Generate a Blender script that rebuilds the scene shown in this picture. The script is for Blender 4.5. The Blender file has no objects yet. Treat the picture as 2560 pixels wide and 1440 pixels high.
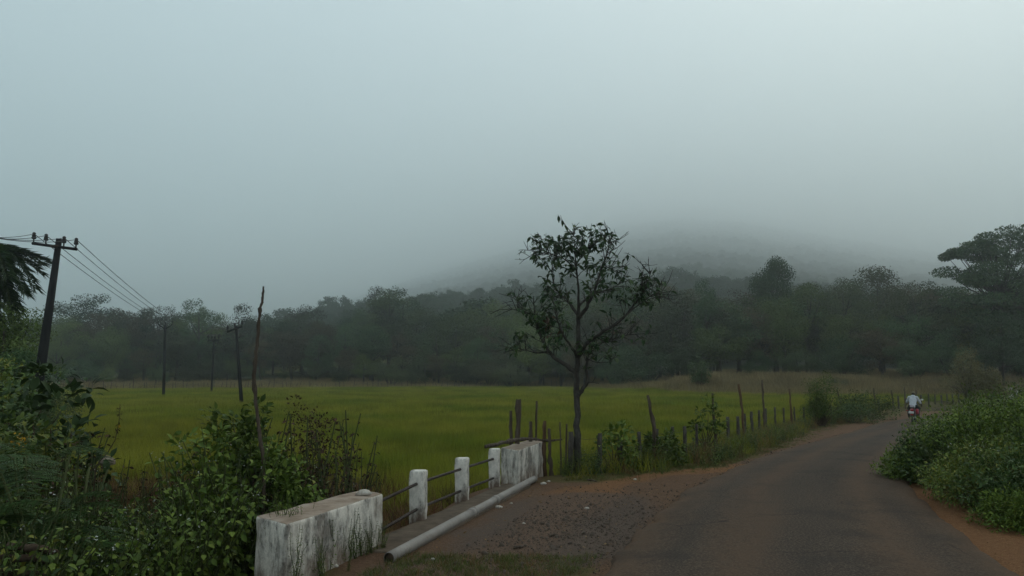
import bpy, math, random
import numpy as np
from mathutils import Vector, Matrix, Euler

# ------------------------------------------------------------------ camera, world, sun, exposure
S = bpy.context.scene
C = S.collection
FPX, CX, CY, HZ, CAMH = 2050.0, 1280.0, 720.0, 955.0, 1.70      # photo pixels (2560 wide)
PITCH = math.atan((HZ - CY) / FPX)
cam = bpy.data.cameras.new('camera'); camo = bpy.data.objects.new('camera', cam); C.objects.link(camo)
cam.sensor_width = 36.0; cam.lens = 36.0 * FPX / 2560.0
cam.clip_start = 0.05; cam.clip_end = 16000.0
camo.location = (0, 0, CAMH); camo.rotation_euler = (math.pi / 2 + PITCH, 0, 0)
S.camera = camo

SUN_EL, SUN_AZ = math.radians(52), math.radians(42)             # azimuth clockwise from +Y (view direction)
w = bpy.data.worlds.new('World'); S.world = w; w.use_nodes = True
wn, wl = w.node_tree.nodes, w.node_tree.links
wn.clear()
wo = wn.new('ShaderNodeOutputWorld')
sky = wn.new('ShaderNodeTexSky'); sky.sky_type = 'NISHITA'; sky.sun_disc = False
sky.sun_elevation = SUN_EL; sky.sun_rotation = SUN_AZ; sky.dust_density = 4.0; sky.air_density = 1.0
b1 = wn.new('ShaderNodeBackground'); b1.inputs[1].default_value = 0.05
wl.new(sky.outputs[0], b1.inputs[0])
# overcast layer: a standard overcast sky, zenith about three times as bright as the horizon
tc = wn.new('ShaderNodeTexCoord'); sp = wn.new('ShaderNodeSeparateXYZ'); wl.new(tc.outputs['Generated'], sp.inputs[0])
mr = wn.new('ShaderNodeMapRange'); mr.inputs[1].default_value = 0.0; mr.inputs[2].default_value = 1.0
mr.inputs[3].default_value = 0.96; mr.inputs[4].default_value = 0.92
wl.new(sp.outputs[2], mr.inputs[0])
b2 = wn.new('ShaderNodeBackground'); b2.inputs[0].default_value = (0.83, 0.985, 1.0, 1)
wl.new(mr.outputs[0], b2.inputs[1])
ad = wn.new('ShaderNodeAddShader'); wl.new(b1.outputs[0], ad.inputs[0]); wl.new(b2.outputs[0], ad.inputs[1])
wl.new(ad.outputs[0], wo.inputs[0])

sl = bpy.data.lights.new('sun', 'SUN'); sl.energy = 0.5; sl.angle = math.radians(35); sl.color = (1.0, 0.86, 0.66)
so = bpy.data.objects.new('sun', sl); C.objects.link(so)
sd = Vector((math.sin(SUN_AZ) * math.cos(SUN_EL), math.cos(SUN_AZ) * math.cos(SUN_EL), math.sin(SUN_EL)))
so.rotation_euler = (-sd).to_track_quat('-Z', 'Y').to_euler(); so.location = (0, 0, 60)

S.view_settings.view_transform = 'Standard'; S.view_settings.look = 'None'
S.view_settings.exposure = -0.46; S.view_settings.gamma = 1.0; S.view_settings.use_curve_mapping = False
S.render.engine = 'CYCLES'
cy = S.cycles
cy.max_bounces = 9; cy.diffuse_bounces = 3; cy.glossy_bounces = 2; cy.transmission_bounces = 2
cy.volume_bounces = 6; cy.transparent_max_bounces = 4
cy.use_denoising = True; cy.use_adaptive_sampling = False
HAZE_DENSITY = 0.00082

# ------------------------------------------------------------------ helpers
rng = np.random.default_rng(7)
random.seed(7)

def at(px, py, d):                       # the point at world depth y = d that the photo shows at pixel (px, py)
    u = (px - CX) / FPX; v = (CY - py) / FPX
    dy = math.cos(PITCH) - v * math.sin(PITCH); dz = math.sin(PITCH) + v * math.cos(PITCH)
    t = d / dy
    return np.array([u * t, d, CAMH + dz * t])

def sstep(a, b, x):
    t = np.clip((np.asarray(x, float) - a) / (b - a), 0, 1); return t * t * (3 - 2 * t)

_perm = rng.random((64, 64))
def vnoise(x, y, s=1.0):
    x = np.asarray(x, float) * s; y = np.asarray(y, float) * s
    xi = np.floor(x).astype(int); yi = np.floor(y).astype(int); fx = x - xi; fy = y - yi
    fx = fx * fx * (3 - 2 * fx); fy = fy * fy * (3 - 2 * fy)
    g = lambda i, j: _perm[i % 64, j % 64]
    return (g(xi, yi) * (1 - fx) + g(xi + 1, yi) * fx) * (1 - fy) + (g(xi, yi + 1) * (1 - fx) + g(xi + 1, yi + 1) * fx) * fy
def fbm(x, y, s=1.0, o=3):
    r = 0; a = .5
    for k in range(o): r = r + a * (vnoise(x + 13.7 * k, y - 7.1 * k, s * 2 ** k) - .5); a *= .5
    return r

def mesh(name, V, F, mats=(), mi=None, var=None, smooth=False, attrs=None):
    """F: list of int arrays (m,3)/(m,4); mi: list of material indices per array (or per face)"""
    V = np.asarray(V, np.float32).reshape(-1, 3)
    F = [np.asarray(f, np.int32) for f in F if len(f)]
    me = bpy.data.meshes.new(name)
    me.vertices.add(len(V)); me.vertices.foreach_set('co', V.ravel())
    tot = np.concatenate([np.full(len(f), f.shape[1], np.int32) for f in F])
    idx = np.concatenate([f.ravel() for f in F])
    me.loops.add(len(idx)); me.loops.foreach_set('vertex_index', idx)
    me.polygons.add(len(tot))
    st = np.zeros(len(tot), np.int32); st[1:] = np.cumsum(tot)[:-1]
    me.polygons.foreach_set('loop_start', st); me.polygons.foreach_set('loop_total', tot)
    for m in mats: me.materials.append(m)
    if mi is not None:
        k = np.concatenate([np.broadcast_to(np.asarray(a, np.int32), (len(f),)) for a, f in zip(mi, F)])
        me.polygons.foreach_set('material_index', np.ascontiguousarray(k))
    if smooth: me.polygons.foreach_set('use_smooth', np.ones(len(tot), bool))
    if var is not None:
        a = me.attributes.new('var', 'FLOAT', 'POINT'); a.data.foreach_set('value', np.asarray(var, np.float32))
    for k, v in (attrs or {}).items():
        a = me.attributes.new(k, 'FLOAT', 'POINT'); a.data.foreach_set('value', np.asarray(v, np.float32).ravel())
    me.update(calc_edges=True); me.validate()
    return me

class MB:
    def __init__(s): s.V = []; s.F = []; s.M = []; s.A = []; s.n = 0
    def add(s, V, F, mi=0, var=0.5):
        V = np.asarray(V, float).reshape(-1, 3)
        for f in (F if isinstance(F, list) else [F]):
            f = np.asarray(f, int)
            if len(f): s.F.append(f + s.n); s.M.append(mi)
        s.V.append(V); s.A.append(np.broadcast_to(np.asarray(var, float), (len(V),))); s.n += len(V)
        return s
    def tube(s, P, R, n=6, mi=0, var=0.5, caps=True):
        P = np.asarray(P, float); k = len(P); R = np.broadcast_to(np.asarray(R, float), (k,))
        T = np.gradient(P, axis=0); T /= np.linalg.norm(T, axis=1)[:, None] + 1e-9
        ref = np.array([0, 0, 1.]) if abs(T[:, 2]).mean() < .8 else np.array([1., 0, 0])
        A = np.cross(T, ref); A /= np.linalg.norm(A, axis=1)[:, None] + 1e-9; B = np.cross(T, A)
        th = np.arange(n) * 2 * math.pi / n
        V = (P[:, None] + R[:, None, None] * (np.cos(th)[None, :, None] * A[:, None] + np.sin(th)[None, :, None] * B[:, None])).reshape(-1, 3)
        i = np.arange(k - 1)[:, None] * n; j = np.arange(n)[None, :]; j2 = (j + 1) % n
        F = np.stack([i + j, i + n + j, i + n + j2, i + j2], -1).reshape(-1, 4)
        fs = [F]
        if caps:
            V = np.vstack([V, P[0], P[-1]]); c0, c1 = k * n, k * n + 1
            jj = np.arange(n); fs += [np.stack([np.full(n, c0), jj, (jj + 1) % n], -1), np.stack([np.full(n, c1), (k - 1) * n + (jj + 1) % n, (k - 1) * n + jj], -1)]
        return s.add(V, fs, mi, var)
    def box(s, c, d, rz=0, mi=0, var=.5, bev=0):
        bm = None
        x, y, z = np.array(d) / 2
        if bev:
            b = bev
            pts = []
            for sx in (-1, 1):
                for sy in (-1, 1):
                    for sz in (-1, 1):
                        pts += [(sx * x, sy * (y - b), sz * (z - b)), (sx * (x - b), sy * y, sz * (z - b)), (sx * (x - b), sy * (y - b), sz * z)]
            V, fs = hull(pts)
        else:
            V = np.array([(a, b_, c_) for a in (-x, x) for b_ in (-y, y) for c_ in (-z, z)])
            fs = [np.array([(0, 1, 3, 2), (4, 6, 7, 5), (0, 4, 5, 1), (2, 3, 7, 6), (0, 2, 6, 4), (1, 5, 7, 3)])]
        cs, sn = math.cos(rz), math.sin(rz)
        V = np.stack([V[:, 0] * cs - V[:, 1] * sn, V[:, 0] * sn + V[:, 1] * cs, V[:, 2]], -1) + np.array(c)
        return s.add(V, fs, mi, var)
    def me(s, name, mats, smooth=False):
        return mesh(name, np.vstack(s.V), s.F, mats, s.M, np.concatenate(s.A), smooth)
    def obj(s, name, mats, parent=None, smooth=False):
        return link(name, s.me(name, mats, smooth), parent)

import bmesh
def hull(pts):
    bm = bmesh.new()
    for p in pts: bm.verts.new(p)
    bmesh.ops.convex_hull(bm, input=bm.verts)
    bmesh.ops.dissolve_limit(bm, angle_limit=.01, verts=bm.verts, edges=bm.edges)
    bmesh.ops.triangulate(bm, faces=[f for f in bm.faces if len(f.verts) > 4])
    bm.verts.index_update()
    V = np.array([v.co[:] for v in bm.verts])
    t = [[v.index for v in f.verts] for f in bm.faces if len(f.verts) == 3]; q = [[v.index for v in f.verts] for f in bm.faces if len(f.verts) == 4]
    bm.free()
    return V, [np.array(a) for a in (t, q) if a]

def link(name, data, parent=None, loc=None):
    o = bpy.data.objects.new(name, data); C.objects.link(o)
    if parent is not None: o.parent = parent
    if loc is not None: o.location = loc
    return o
def tag(o, label=None, cat=None, group=None, kind=None):
    if label: o['label'] = label
    if cat: o['category'] = cat
    if group: o['group'] = group
    if kind: o['kind'] = kind
    return o
def empty(name, loc=(0, 0, 0), rz=0):
    o = link(name, None, None, loc); o.rotation_euler.z = rz; o.empty_display_size = .1; return o
def copy_tree(o, parent=None):
    c = o.copy(); C.objects.link(c)
    if parent is not None: c.parent = parent
    for ch in list(o.children): copy_tree(ch, c)
    return c

# ------------------------------------------------------------------ materials
def _new(name):
    m = bpy.data.materials.new(name); m.use_nodes = True
    nt = m.node_tree; nt.nodes.clear()
    out = nt.nodes.new('ShaderNodeOutputMaterial'); p = nt.nodes.new('ShaderNodeBsdfPrincipled')
    nt.links.new(p.outputs[0], out.inputs[0])
    return m, nt, p, out
def ramp(nt, fac, stops):
    r = nt.nodes.new('ShaderNodeValToRGB'); e = r.color_ramp.elements
    while len(e) < len(stops): e.new(.5)
    for el, (pos, col) in zip(e, stops): el.position = pos; el.color = (*col, 1)
    nt.links.new(fac, r.inputs[0]); return r.outputs[0]
def noise(nt, scale, detail=4, rough=.6, coord='Object', stretch=None):
    t = nt.nodes.new('ShaderNodeTexCoord'); n = nt.nodes.new('ShaderNodeTexNoise')
    n.inputs['Scale'].default_value = scale; n.inputs['Detail'].default_value = detail; n.inputs['Roughness'].default_value = rough
    src = t.outputs[coord]
    if stretch:
        mp = nt.nodes.new('ShaderNodeMapping'); mp.inputs['Scale'].default_value = stretch
        nt.links.new(src, mp.inputs[0]); src = mp.outputs[0]
    nt.links.new(src, n.inputs['Vector']); return n.outputs[0]
def mixc(nt, fac, a, b, mode='MIX'):
    m = nt.nodes.new('ShaderNodeMix'); m.data_type = 'RGBA'; m.blend_type = mode
    for sock, v in ((m.inputs[0], fac), (m.inputs[6], a), (m.inputs[7], b)):
        if isinstance(v, (int, float)): sock.default_value = v
        elif isinstance(v, tuple): sock.default_value = (*v, 1)
        else: nt.links.new(v, sock)
    return m.outputs[2]
def attr(nt, name):
    a = nt.nodes.new('ShaderNodeAttribute'); a.attribute_name = name; return a.outputs['Fac']
def mrange(nt, v, a, b, c=0., d=1.):
    m = nt.nodes.new('ShaderNodeMapRange'); nt.links.new(v, m.inputs[0])
    for i, q in enumerate((a, b, c, d)): m.inputs[i + 1].default_value = q
    return m.outputs[0]
def mul(nt, a, b, op='MULTIPLY'):
    m = nt.nodes.new('ShaderNodeMath'); m.operation = op
    for s_, v in zip(m.inputs, (a, b)):
        if isinstance(v, (int, float)): s_.default_value = v
        else: nt.links.new(v, s_)
    return m.outputs[0]
def bump(nt, p, h, strength=.5, dist=.02):
    b = nt.nodes.new('ShaderNodeBump'); b.inputs['Strength'].default_value = strength; b.inputs['Distance'].default_value = dist
    nt.links.new(h, b.inputs['Height']); nt.links.new(b.outputs[0], p.inputs['Normal'])

def noise_mat(name, a, b, scale=8, rough=.85, bmp=.4, dist=.01, stretch=None, metal=0, spec=.1, c=None):
    m, nt, p, out = _new(name)
    n = noise(nt, scale, 5, .65, stretch=stretch)
    st = [(.32, a), (.68, b)] if c is None else [(.28, a), (.5, b), (.72, c)]
    nt.links.new(ramp(nt, n, st), p.inputs['Base Color'])
    p.inputs['Roughness'].default_value = rough; p.inputs['Metallic'].default_value = metal
    p.inputs['Specular IOR Level'].default_value = spec
    if bmp: bump(nt, p, noise(nt, scale * 2.5, 6, .7, stretch=stretch), bmp, dist)
    return m
def leaf_mat(name, cols, rough=.55, trans=.22, patch=None, valvar=.45, spec=.12, alt=None):
    m, nt, p, out = _new(name)
    v = attr(nt, 'var')
    n = len(cols); col = ramp(nt, v, [(i / max(1, n - 1) if n > 1 else 0, c) for i, c in enumerate(cols)])
    oi = nt.nodes.new('ShaderNodeObjectInfo')
    if alt is not None:
        col = mixc(nt, mrange(nt, oi.outputs['Random'], .3, 1., 0, .8), col, alt)
    if patch is not None:
        ge = nt.nodes.new('ShaderNodeNewGeometry'); pn = nt.nodes.new('ShaderNodeTexNoise'); pn.inputs['Scale'].default_value = patch[0]; pn.inputs['Detail'].default_value = 4; pn.inputs['Roughness'].default_value = .62
        nt.links.new(ge.outputs['Position'], pn.inputs['Vector'])
        col = mixc(nt, mrange(nt, pn.outputs[0], .40, .62, 0, .75), col, patch[1]); col = mixc(nt, mrange(nt, pn.outputs[0], .50, .34, 0, .7), col, patch[2])
    w2 = nt.nodes.new('ShaderNodeTexWhiteNoise'); w2.noise_dimensions = '1D'; nt.links.new(oi.outputs['Random'], w2.inputs['W'])
    hs = nt.nodes.new('ShaderNodeHueSaturation'); nt.links.new(col, hs.inputs['Color'])
    nt.links.new(mrange(nt, w2.outputs[0], 0, 1, 1 - valvar, 1 + valvar), hs.inputs['Value'])
    nt.links.new(hs.outputs[0], p.inputs['Base Color'])
    p.inputs['Roughness'].default_value = rough; p.inputs['Specular IOR Level'].default_value = spec
    if trans:
        t = nt.nodes.new('ShaderNodeBsdfTranslucent'); nt.links.new(hs.outputs[0], t.inputs[0])
        mx = nt.nodes.new('ShaderNodeMixShader'); mx.inputs[0].default_value = trans
        nt.links.new(p.outputs[0], mx.inputs[1]); nt.links.new(t.outputs[0], mx.inputs[2]); nt.links.new(mx.outputs[0], out.inputs[0])
    return m

M = {}
M['forest'] = leaf_mat('forest_leaves', [(.020, .042, .019), (.034, .064, .026), (.056, .088, .033)], .75, .1, valvar=.6, alt=(.058, .052, .026), spec=.1)
M['forest_yellow'] = leaf_mat('pale_forest_leaves', [(.055, .080, .020), (.085, .115, .028), (.12, .145, .036)], .75, .1, valvar=.3, spec=.08)
M['forest_brown'] = leaf_mat('brownish_forest_leaves', [(.040, .036, .020), (.066, .056, .030), (.10, .078, .042)], .8, .1, valvar=.3, spec=.06)
M['hillwood'] = leaf_mat('hillside_leaves', [(.024, .040, .018), (.034, .056, .022), (.046, .068, .026)], .85, .1, valvar=.12, spec=.03)
M['forest_olive'] = leaf_mat('olive_leaves', [(.038, .056, .018), (.060, .086, .024), (.09, .118, .032)], .75, .1, valvar=.4, spec=.1)
M['brush'] = leaf_mat('dry_brush_leaves', [(.10, .10, .035), (.155, .14, .055), (.20, .145, .06)], .8, .12, valvar=.3)
M['treeleaf'] = leaf_mat('broad_leaves', [(.020, .040, .018), (.032, .060, .022), (.050, .080, .025)], .42, .18, valvar=.35)
M['treeleaf_old'] = leaf_mat('ageing_leaves', [(.045, .05, .018), (.075, .065, .025), (.06, .035, .02)], .5, .18, valvar=.3)
M['weed'] = leaf_mat('weed_leaves', [(.038, .064, .012), (.074, .112, .018), (.15, .19, .034)], .6, .16, valvar=.35)
M['weed_dark'] = leaf_mat('dark_shrub_leaves', [(.020, .038, .012), (.036, .062, .017), (.060, .096, .026)], .55, .12, valvar=.3)
M['weed_yellow'] = leaf_mat('yellowing_leaves', [(.05, .085, .016), (.09, .125, .025), (.18, .17, .03)], .5, .16, valvar=.3)
M['fern'] = leaf_mat('feathery_leaves', [(.026, .062, .016), (.044, .090, .024), (.066, .115, .032)], .55, .22, valvar=.2)
M['rice'] = leaf_mat('rice_blades', [(.105, .128, .012), (.158, .175, .018), (.22, .222, .030)],   .65, .3, valvar=.28, spec=.05, patch=(.11, (.225, .21, .030), (.085, .13, .014)))
M['dry'] = leaf_mat('dry_blades', [(.10, .060, .025), (.145, .085, .035), (.19, .125, .055)], .8, .2, valvar=.3)
M['russet'] = leaf_mat('russet_blades', [(.075, .030, .016), (.115, .050, .026), (.15, .085, .04)], .8, .2, valvar=.3)
M['deadleaf'] = leaf_mat('dead_brown_leaves', [(.022, .012, .008), (.045, .025, .014), (.075, .042, .022)], .8, .1, valvar=.25)
M['verge'] = leaf_mat('verge_grass_blades', [(.05, .075, .018), (.08, .10, .025), (.12, .10, .035)], .7, .2, valvar=.3)
M['straw'] = leaf_mat('straw_blades', [(.13, .10, .045), (.18, .135, .065), (.22, .17, .085)], .85, .15, valvar=.25)
M['flower'] = noise_mat('white_flower', (.36, .37, .33), (.5, .5, .46), 30, .8, 0)
M['flower_y'] = noise_mat('yellow_flower', (.30, .15, .015), (.38, .22, .02), 30, .8, 0)
M['stem'] = noise_mat('green_stem', (.035, .05, .018), (.07, .075, .03), 20, .8, .3)
M['twig'] = noise_mat('brown_twig', (.035, .024, .016), (.085, .06, .042), 25, .9, .5, .004)
M['bark'] = noise_mat('tree_bark', (.014, .012, .010), (.045, .040, .034), 9, .9, .8, .02, c=(.095, .09, .082), stretch=(1, 1, .5))
M['bark_dark'] = noise_mat('dark_bark', (.018, .015, .012), (.05, .042, .034), 4, .9, .5, .02)
M['deadwood'] = noise_mat('dead_wood', (.030, .022, .016), (.070, .052, .039), 14, .92, .9, .01, stretch=(1, 1, .18), c=(.125, .10, .08))
M['deadwood_red'] = noise_mat('red_wood', (.055, .032, .020), (.11, .065, .038), 14, .92, .9, .01, stretch=(1, 1, .2))
M['postwood'] = noise_mat('post_stone', (.026, .022, .018), (.055, .047, .040), 16, .92, .8, .008, stretch=(1, 1, .4), c=(.10, .09, .078))
M['polewood'] = noise_mat('dark_pole', (.010, .010, .011), (.022, .021, .021), 10, .8, .5, .01, stretch=(1, 1, .15))
M['iron'] = noise_mat('rusty_iron', (.03, .025, .022), (.075, .055, .045), 30, .65, .5, .003, metal=.3)
M['wire'] = noise_mat('dark_wire', (.02, .02, .02), (.04, .04, .04), 40, .6, 0)
M['insulator'] = noise_mat('brown_porcelain', (.02, .016, .015), (.035, .028, .025), 20, .5, 0, spec=.15)
M['stone'] = noise_mat('pale_stone', (.26, .22, .18), (.46, .42, .37), 30, .9, .6, .004)
M['pipe'] = None

# ------------------------------------------------------------------ layout of the land
Zr_y = lambda y: -.40 * sstep(12, 38, y)
LINE = np.array([(-300, -78.), (0, -3.4), (4, -2.45), (6.6, -1.98), (8.65, -1.5), (9.9, -1.14), (11.5, -.71), (13, -.29), (14, 0.05), (15.4, .95), (16.4, 2.3),
                 (17.6, 3.4), (19.1, 4.3), (23.2, 6.2), (28, 8.2), (34, 10.9), (39.7, 13.9), (44, 17.8), (52, 23.0), (62, 29), (70, 35), (78, 42), (120, 80), (200, 160), (2600, 2500)])
XL = np.array([(-300, -81), (-10, -4.2), (0, -1.5), (3, -.6), (7.19, .70), (9.55, 1.49), (12.67, 2.6), (16.1, 4.2), (19, 5.6), (22.4, 7.4), (27, 9.9), (32.8, 13.1), (43, 19.2), (53, 26.9), (63, 35), (80, 50), (120, 90), (200, 172)])
XR = np.array([(-300, -76), (-10, 0.), (0, 2.4), (3, 3.15), (7.19, 4.3), (8.4, 4.67), (10.25, 5.25), (12.67, 6.05), (14.8, 6.95), (17, 8.05), (20, 9.7), (26, 12.9), (32, 16.6), (43, 23.2), (50.6, 28.6), (60, 36.6), (80, 54.6), (120, 95), (200, 177)])
def ip(T, y): return np.interp(y, T[:, 0], T[:, 1])
def smooth_tab(T):
    ys = np.concatenate([np.arange(-20, 100, .5)]); xs = ip(T, ys)
    for _ in range(6): xs[1:-1] = (xs[:-2] + 2 * xs[1:-1] + xs[2:]) / 4
    lo = T[T[:, 0] < -20]; hi = T[T[:, 0] > 100]
    return np.vstack([lo, np.stack([ys, xs], -1), hi])
XL, XR = smooth_tab(XL), smooth_tab(XR)
FY = np.array([(-300, -.5), (0, -.55), (10, -.62), (15, -.58), (30, -.45), (60, -.15), (97, .22), (130, .42), (148, .55), (165, 1.5), (180, 2.4), (200, 3.4)])
RIDGE = np.array([(-3000, 880), (-400, 860), (200, 830), (600, 795), (740, 770), (880, 735), (1000, 690), (1200, 625), (1400, 568), (1560, 530), (1700, 512), (1850, 520), (2050, 556), (2300, 600), (2560, 630), (3200, 690), (6000, 800)])
SHOULDER = np.array([(-3000, 940), (560, 940), (650, 905), (740, 850), (850, 815), (1000, 795), (1150, 785), (1300, 775), (1500, 760), (1700, 755), (2000, 765), (2300, 775), (2700, 800), (4000, 930)])
SY = np.array([(150, 0), (175, .02), (240, .16), (350, .33), (600, .52), (1000, .655), (1800, .785), (3200, .90), (6000, 1.0), (8000, 1.0)])
def hill_z(x, y):
    y = np.maximum(y, 1.0); px = CX + FPX * x / y
    rp = np.interp(px, RIDGE[:, 0], RIDGE[:, 1]); s_ = np.interp(y, SY[:, 0], SY[:, 1])
    py = 946 - s_ * (946 - rp)
    z = CAMH + (HZ - py) / FPX * y
    zs = CAMH + (HZ - np.interp(px, SHOULDER[:, 0], SHOULDER[:, 1])) / FPX * y; wg = np.exp(-((y - 430) / 140.) ** 2)      # a low wooded shoulder in front of the hill
    z = np.maximum(z, zs * wg + z * (1 - wg))
    return z + fbm(x, y, .012, 3) * np.minimum(y * .035, 16)
RIGHTBANK = lambda x, y: .9 * sstep(.8, 6, x - ip(XR, y)) * sstep(6, 16, y)
def ground_z(x, y):
    x = np.asarray(x, float); y = np.asarray(y, float)
    s_ = ip(LINE, y) - x
    zr = Zr_y(y); f = np.interp(y, FY[:, 0], FY[:, 1])
    wgt = sstep(.25, 1.5, s_) * sstep(2, 4, y)
    z = zr * (1 - wgt) + f * wgt
    z = z - .55 * np.exp(-((y - 10.8 - .1 * s_) / 1.3) ** 2) * sstep(.15, .6, s_) * (1 - sstep(3.5, 6, s_))     # the little stream under the culvert
    z = z + sstep(88, 112, y) * sstep(-8, 10, x - .18 * y) * 1.9                                            # the rough bank before the right forest
    inroad = sstep(-.25, .1, x - ip(XL, y)) * sstep(-.25, .1, ip(XR, y) - x)
    z = z + fbm(x, y, .9, 4) * .10 * (1 - inroad) * np.where(wgt > .5, 1.3, .55)
    z = z - .012 * inroad
    far = sstep(165, 190, y)
    return z * (1 - far) + far * (hill_z(x, np.maximum(y, 150)) - 2.5)

def axis(*segs):
    out = []
    for a, b, st in segs: out.append(np.arange(a, b, st))
    return np.concatenate(out + [[segs[-1][1]]])

# ---- ground sheet
gx = axis((-6900, -200, 320), (-200, -40, 8), (-40, -8, .8), (-8, -3, .2), (-3, 8, .085), (8, 14, .2), (14, 60, 1), (60, 240, 8), (240, 6900, 320))
gy = axis((-250, -10, 20), (-10, 4, .7), (4, 20, .085), (20, 34, .25), (34, 60, .7), (60, 200, 3.5), (200, 6100, 250))
X, Y = np.meshgrid(gx, gy); Z = ground_z(X, Y)
nx, ny = len(gx), len(gy)
i = (np.arange(ny - 1)[:, None] * nx + np.arange(nx - 1)[None, :])
Fg = np.stack([i, i + 1, i + nx + 1, i + nx], -1).reshape(-1, 4)
dl = ip(XL, Y) - X; dr = X - ip(XR, Y); sl_ = ip(LINE, Y) - X
nz = fbm(X, Y, .8, 4)
soil = np.clip((1 - sstep(.4, 1.5, sl_)) * (1 - sstep(1.2, 3.0, dr + nz * 1.5)), 0, 1) * (Y < 60)
orange = np.clip(np.maximum(sstep(1.0, .2, np.abs(dr - .55) + nz * .8) * (dr > -.3), sstep(.9, .1, np.abs(X - (ip(LINE, Y) + 1.5)) + nz) * (Y < 18)), 0, 1)
gx0, gy0 = 1.0, 10.2
grav = np.clip(sstep(1.25, .55, np.sqrt(((X - (.55 + (Y - 10) * .26)) / 1.35) ** 2 + ((Y - 10.0) / 2.9) ** 2) + nz * 1.1), 0, 1) * (dl > -.5)
moss = np.clip(np.maximum(sstep(.15, .45, nz + .42 * sstep(8.6, 7.4, Y) * (dl > 0) + .4 * sstep(1.7, .8, X - ip(LINE, Y)) * (Y > 14.2)), 0), 0, 1) * (dl > .12)
fieldm = sstep(1.0, 2.5, sl_) * (Y > 8)

m, nt, p, out = _new('earth')
n1 = noise(nt, 1.3, 6, .7); n2 = noise(nt, 22, 5, .75); n3 = noise(nt, 90, 3, .7)
base = ramp(nt, n1, [(.3, (.030, .026, .014)), (.7, (.055, .042, .022))])
soilc = ramp(nt, n2, [(.25, (.075, .042, .026)), (.5, (.125, .073, .045)), (.75, (.185, .118, .078))])
orc = ramp(nt, n2, [(.25, (.12, .058, .028)), (.55, (.20, .100, .048)), (.8, (.28, .155, .085))])
spk = mrange(nt, n3, .35, .65, .55, 1.25)
soilc = mixc(nt, 1.0, soilc, spk, 'MULTIPLY'); orc = mixc(nt, 1.0, orc, spk, 'MULTIPLY')
grc = ramp(nt, n3, [(.3, (.036, .030, .027)), (.55, (.090, .076, .067)), (.75, (.16, .138, .12))])
moc = ramp(nt, n2, [(.3, (.05, .052, .016)), (.7, (.10, .082, .03))])
fic = ramp(nt, n1, [(.3, (.035, .05, .012)), (.7, (.06, .075, .02))])
jit = mrange(nt, n2, .3, .7, -.35, .35)
def msk(a, lo=.3, hi=.7, j=True):
    v = attr(nt, a)
    if j: v = mul(nt, v, jit, 'ADD')
    return mrange(nt, v, lo, hi)
col = mixc(nt, msk('fieldm'), base, fic)
col = mixc(nt, msk('soil'), col, soilc)
col = mixc(nt, msk('orange'), col, orc)
col = mixc(nt, mul(nt, msk('grav'), .6), col, grc)
col = mixc(nt, mul(nt, msk('moss'), .75), col, moc)
nt.links.new(col, p.inputs['Base Color']); p.inputs['Roughness'].default_value = .95; p.inputs['Specular IOR Level'].default_value = .05
hh = mul(nt, mul(nt, n2, 1.0), mul(nt, n3, .6), 'ADD'); bump(nt, p, hh, .9, .03)
M['earth'] = m
g = link('ground', mesh('ground', np.stack([X, Y, Z], -1).reshape(-1, 3), [Fg], [m], smooth=True,
         attrs=dict(soil=soil, orange=orange, grav=grav, moss=moss, fieldm=fieldm)))
tag(g, 'brown earth and orange laterite verge beside the road', kind='structure')

# ---- road
ys = axis((-120, -6, 4), (-6, 4, .5), (4, 26, .1), (26, 60, .4), (60, 150, 3))
nu = 25
us = np.linspace(0, 1, nu)
xl = ip(XL, ys) + fbm(ys, ys * 0, 1.6, 3) * .22 + fbm(ys, ys * 0 + 5, 5, 3) * .14
xr = ip(XR, ys) + fbm(ys, ys * 0 + 9, 1.3, 3) * .20 + fbm(ys, ys * 0 + 3, 6, 2) * .06
RX = xl[:, None] + (xr - xl)[:, None] * us[None]; RY = np.repeat(ys[:, None], nu, 1)
RZ = Zr_y(RY) + .045 + .05 * (1 - (2 * us[None] - 1) ** 2) + fbm(RX, RY, .6, 3) * .015
V = np.stack([RX, RY, RZ], -1)
left = V[:, :1] + np.array([-.07, 0, -.10]); right = V[:, -1:] + np.array([.07, 0, -.10])
V = np.concatenate([left, V, right], 1); nn = nu + 2; U = np.repeat(np.concatenate([[-.02], us, [1.02]])[None], len(ys), 0)
i = (np.arange(len(ys) - 1)[:, None] * nn + np.arange(nn - 1)[None, :])
Fr = np.stack([i, i + 1, i + nn + 1, i + nn], -1).reshape(-1, 4)
m, nt, p, out = _new('asphalt')
u = attr(nt, 'u')
na = noise(nt, 42, 3, .85); nb = noise(nt, .9, 5, .6); nc = noise(nt, 9, 5, .7)
asph = ramp(nt, na, [(.32, (.015, .0112, .0085)), (.5, (.044, .0325, .0245)), (.66, (.115, .088, .067))])
dustc = (.098, .058, .034)
# brown dust along the edges and between the wheel tracks
tri = nt.nodes.new('ShaderNodeMath'); tri.operation = 'PINGPONG'; nt.links.new(mul(nt, mul(nt, u, mul(nt, nb, .12), 'ADD'), -.16, 'ADD'), tri.inputs[0]); tri.inputs[1].default_value = .22
d1 = mrange(nt, tri.outputs[0], .08, .22, .08, .62)
edge = mul(nt, mrange(nt, u, .16, .0, 0, .75), mrange(nt, u, .86, 1., 0, .75), 'ADD')
dust = mul(nt, mul(nt, d1, edge, 'ADD'), mrange(nt, nc, .25, .7, .35, 1.2))
col = mixc(nt, dust, asph, dustc)
patch = mrange(nt, noise(nt, .7, 4, .55), .54, .66, 0, .45)
col = mixc(nt, patch, col, (.024, .021, .018))
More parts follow.
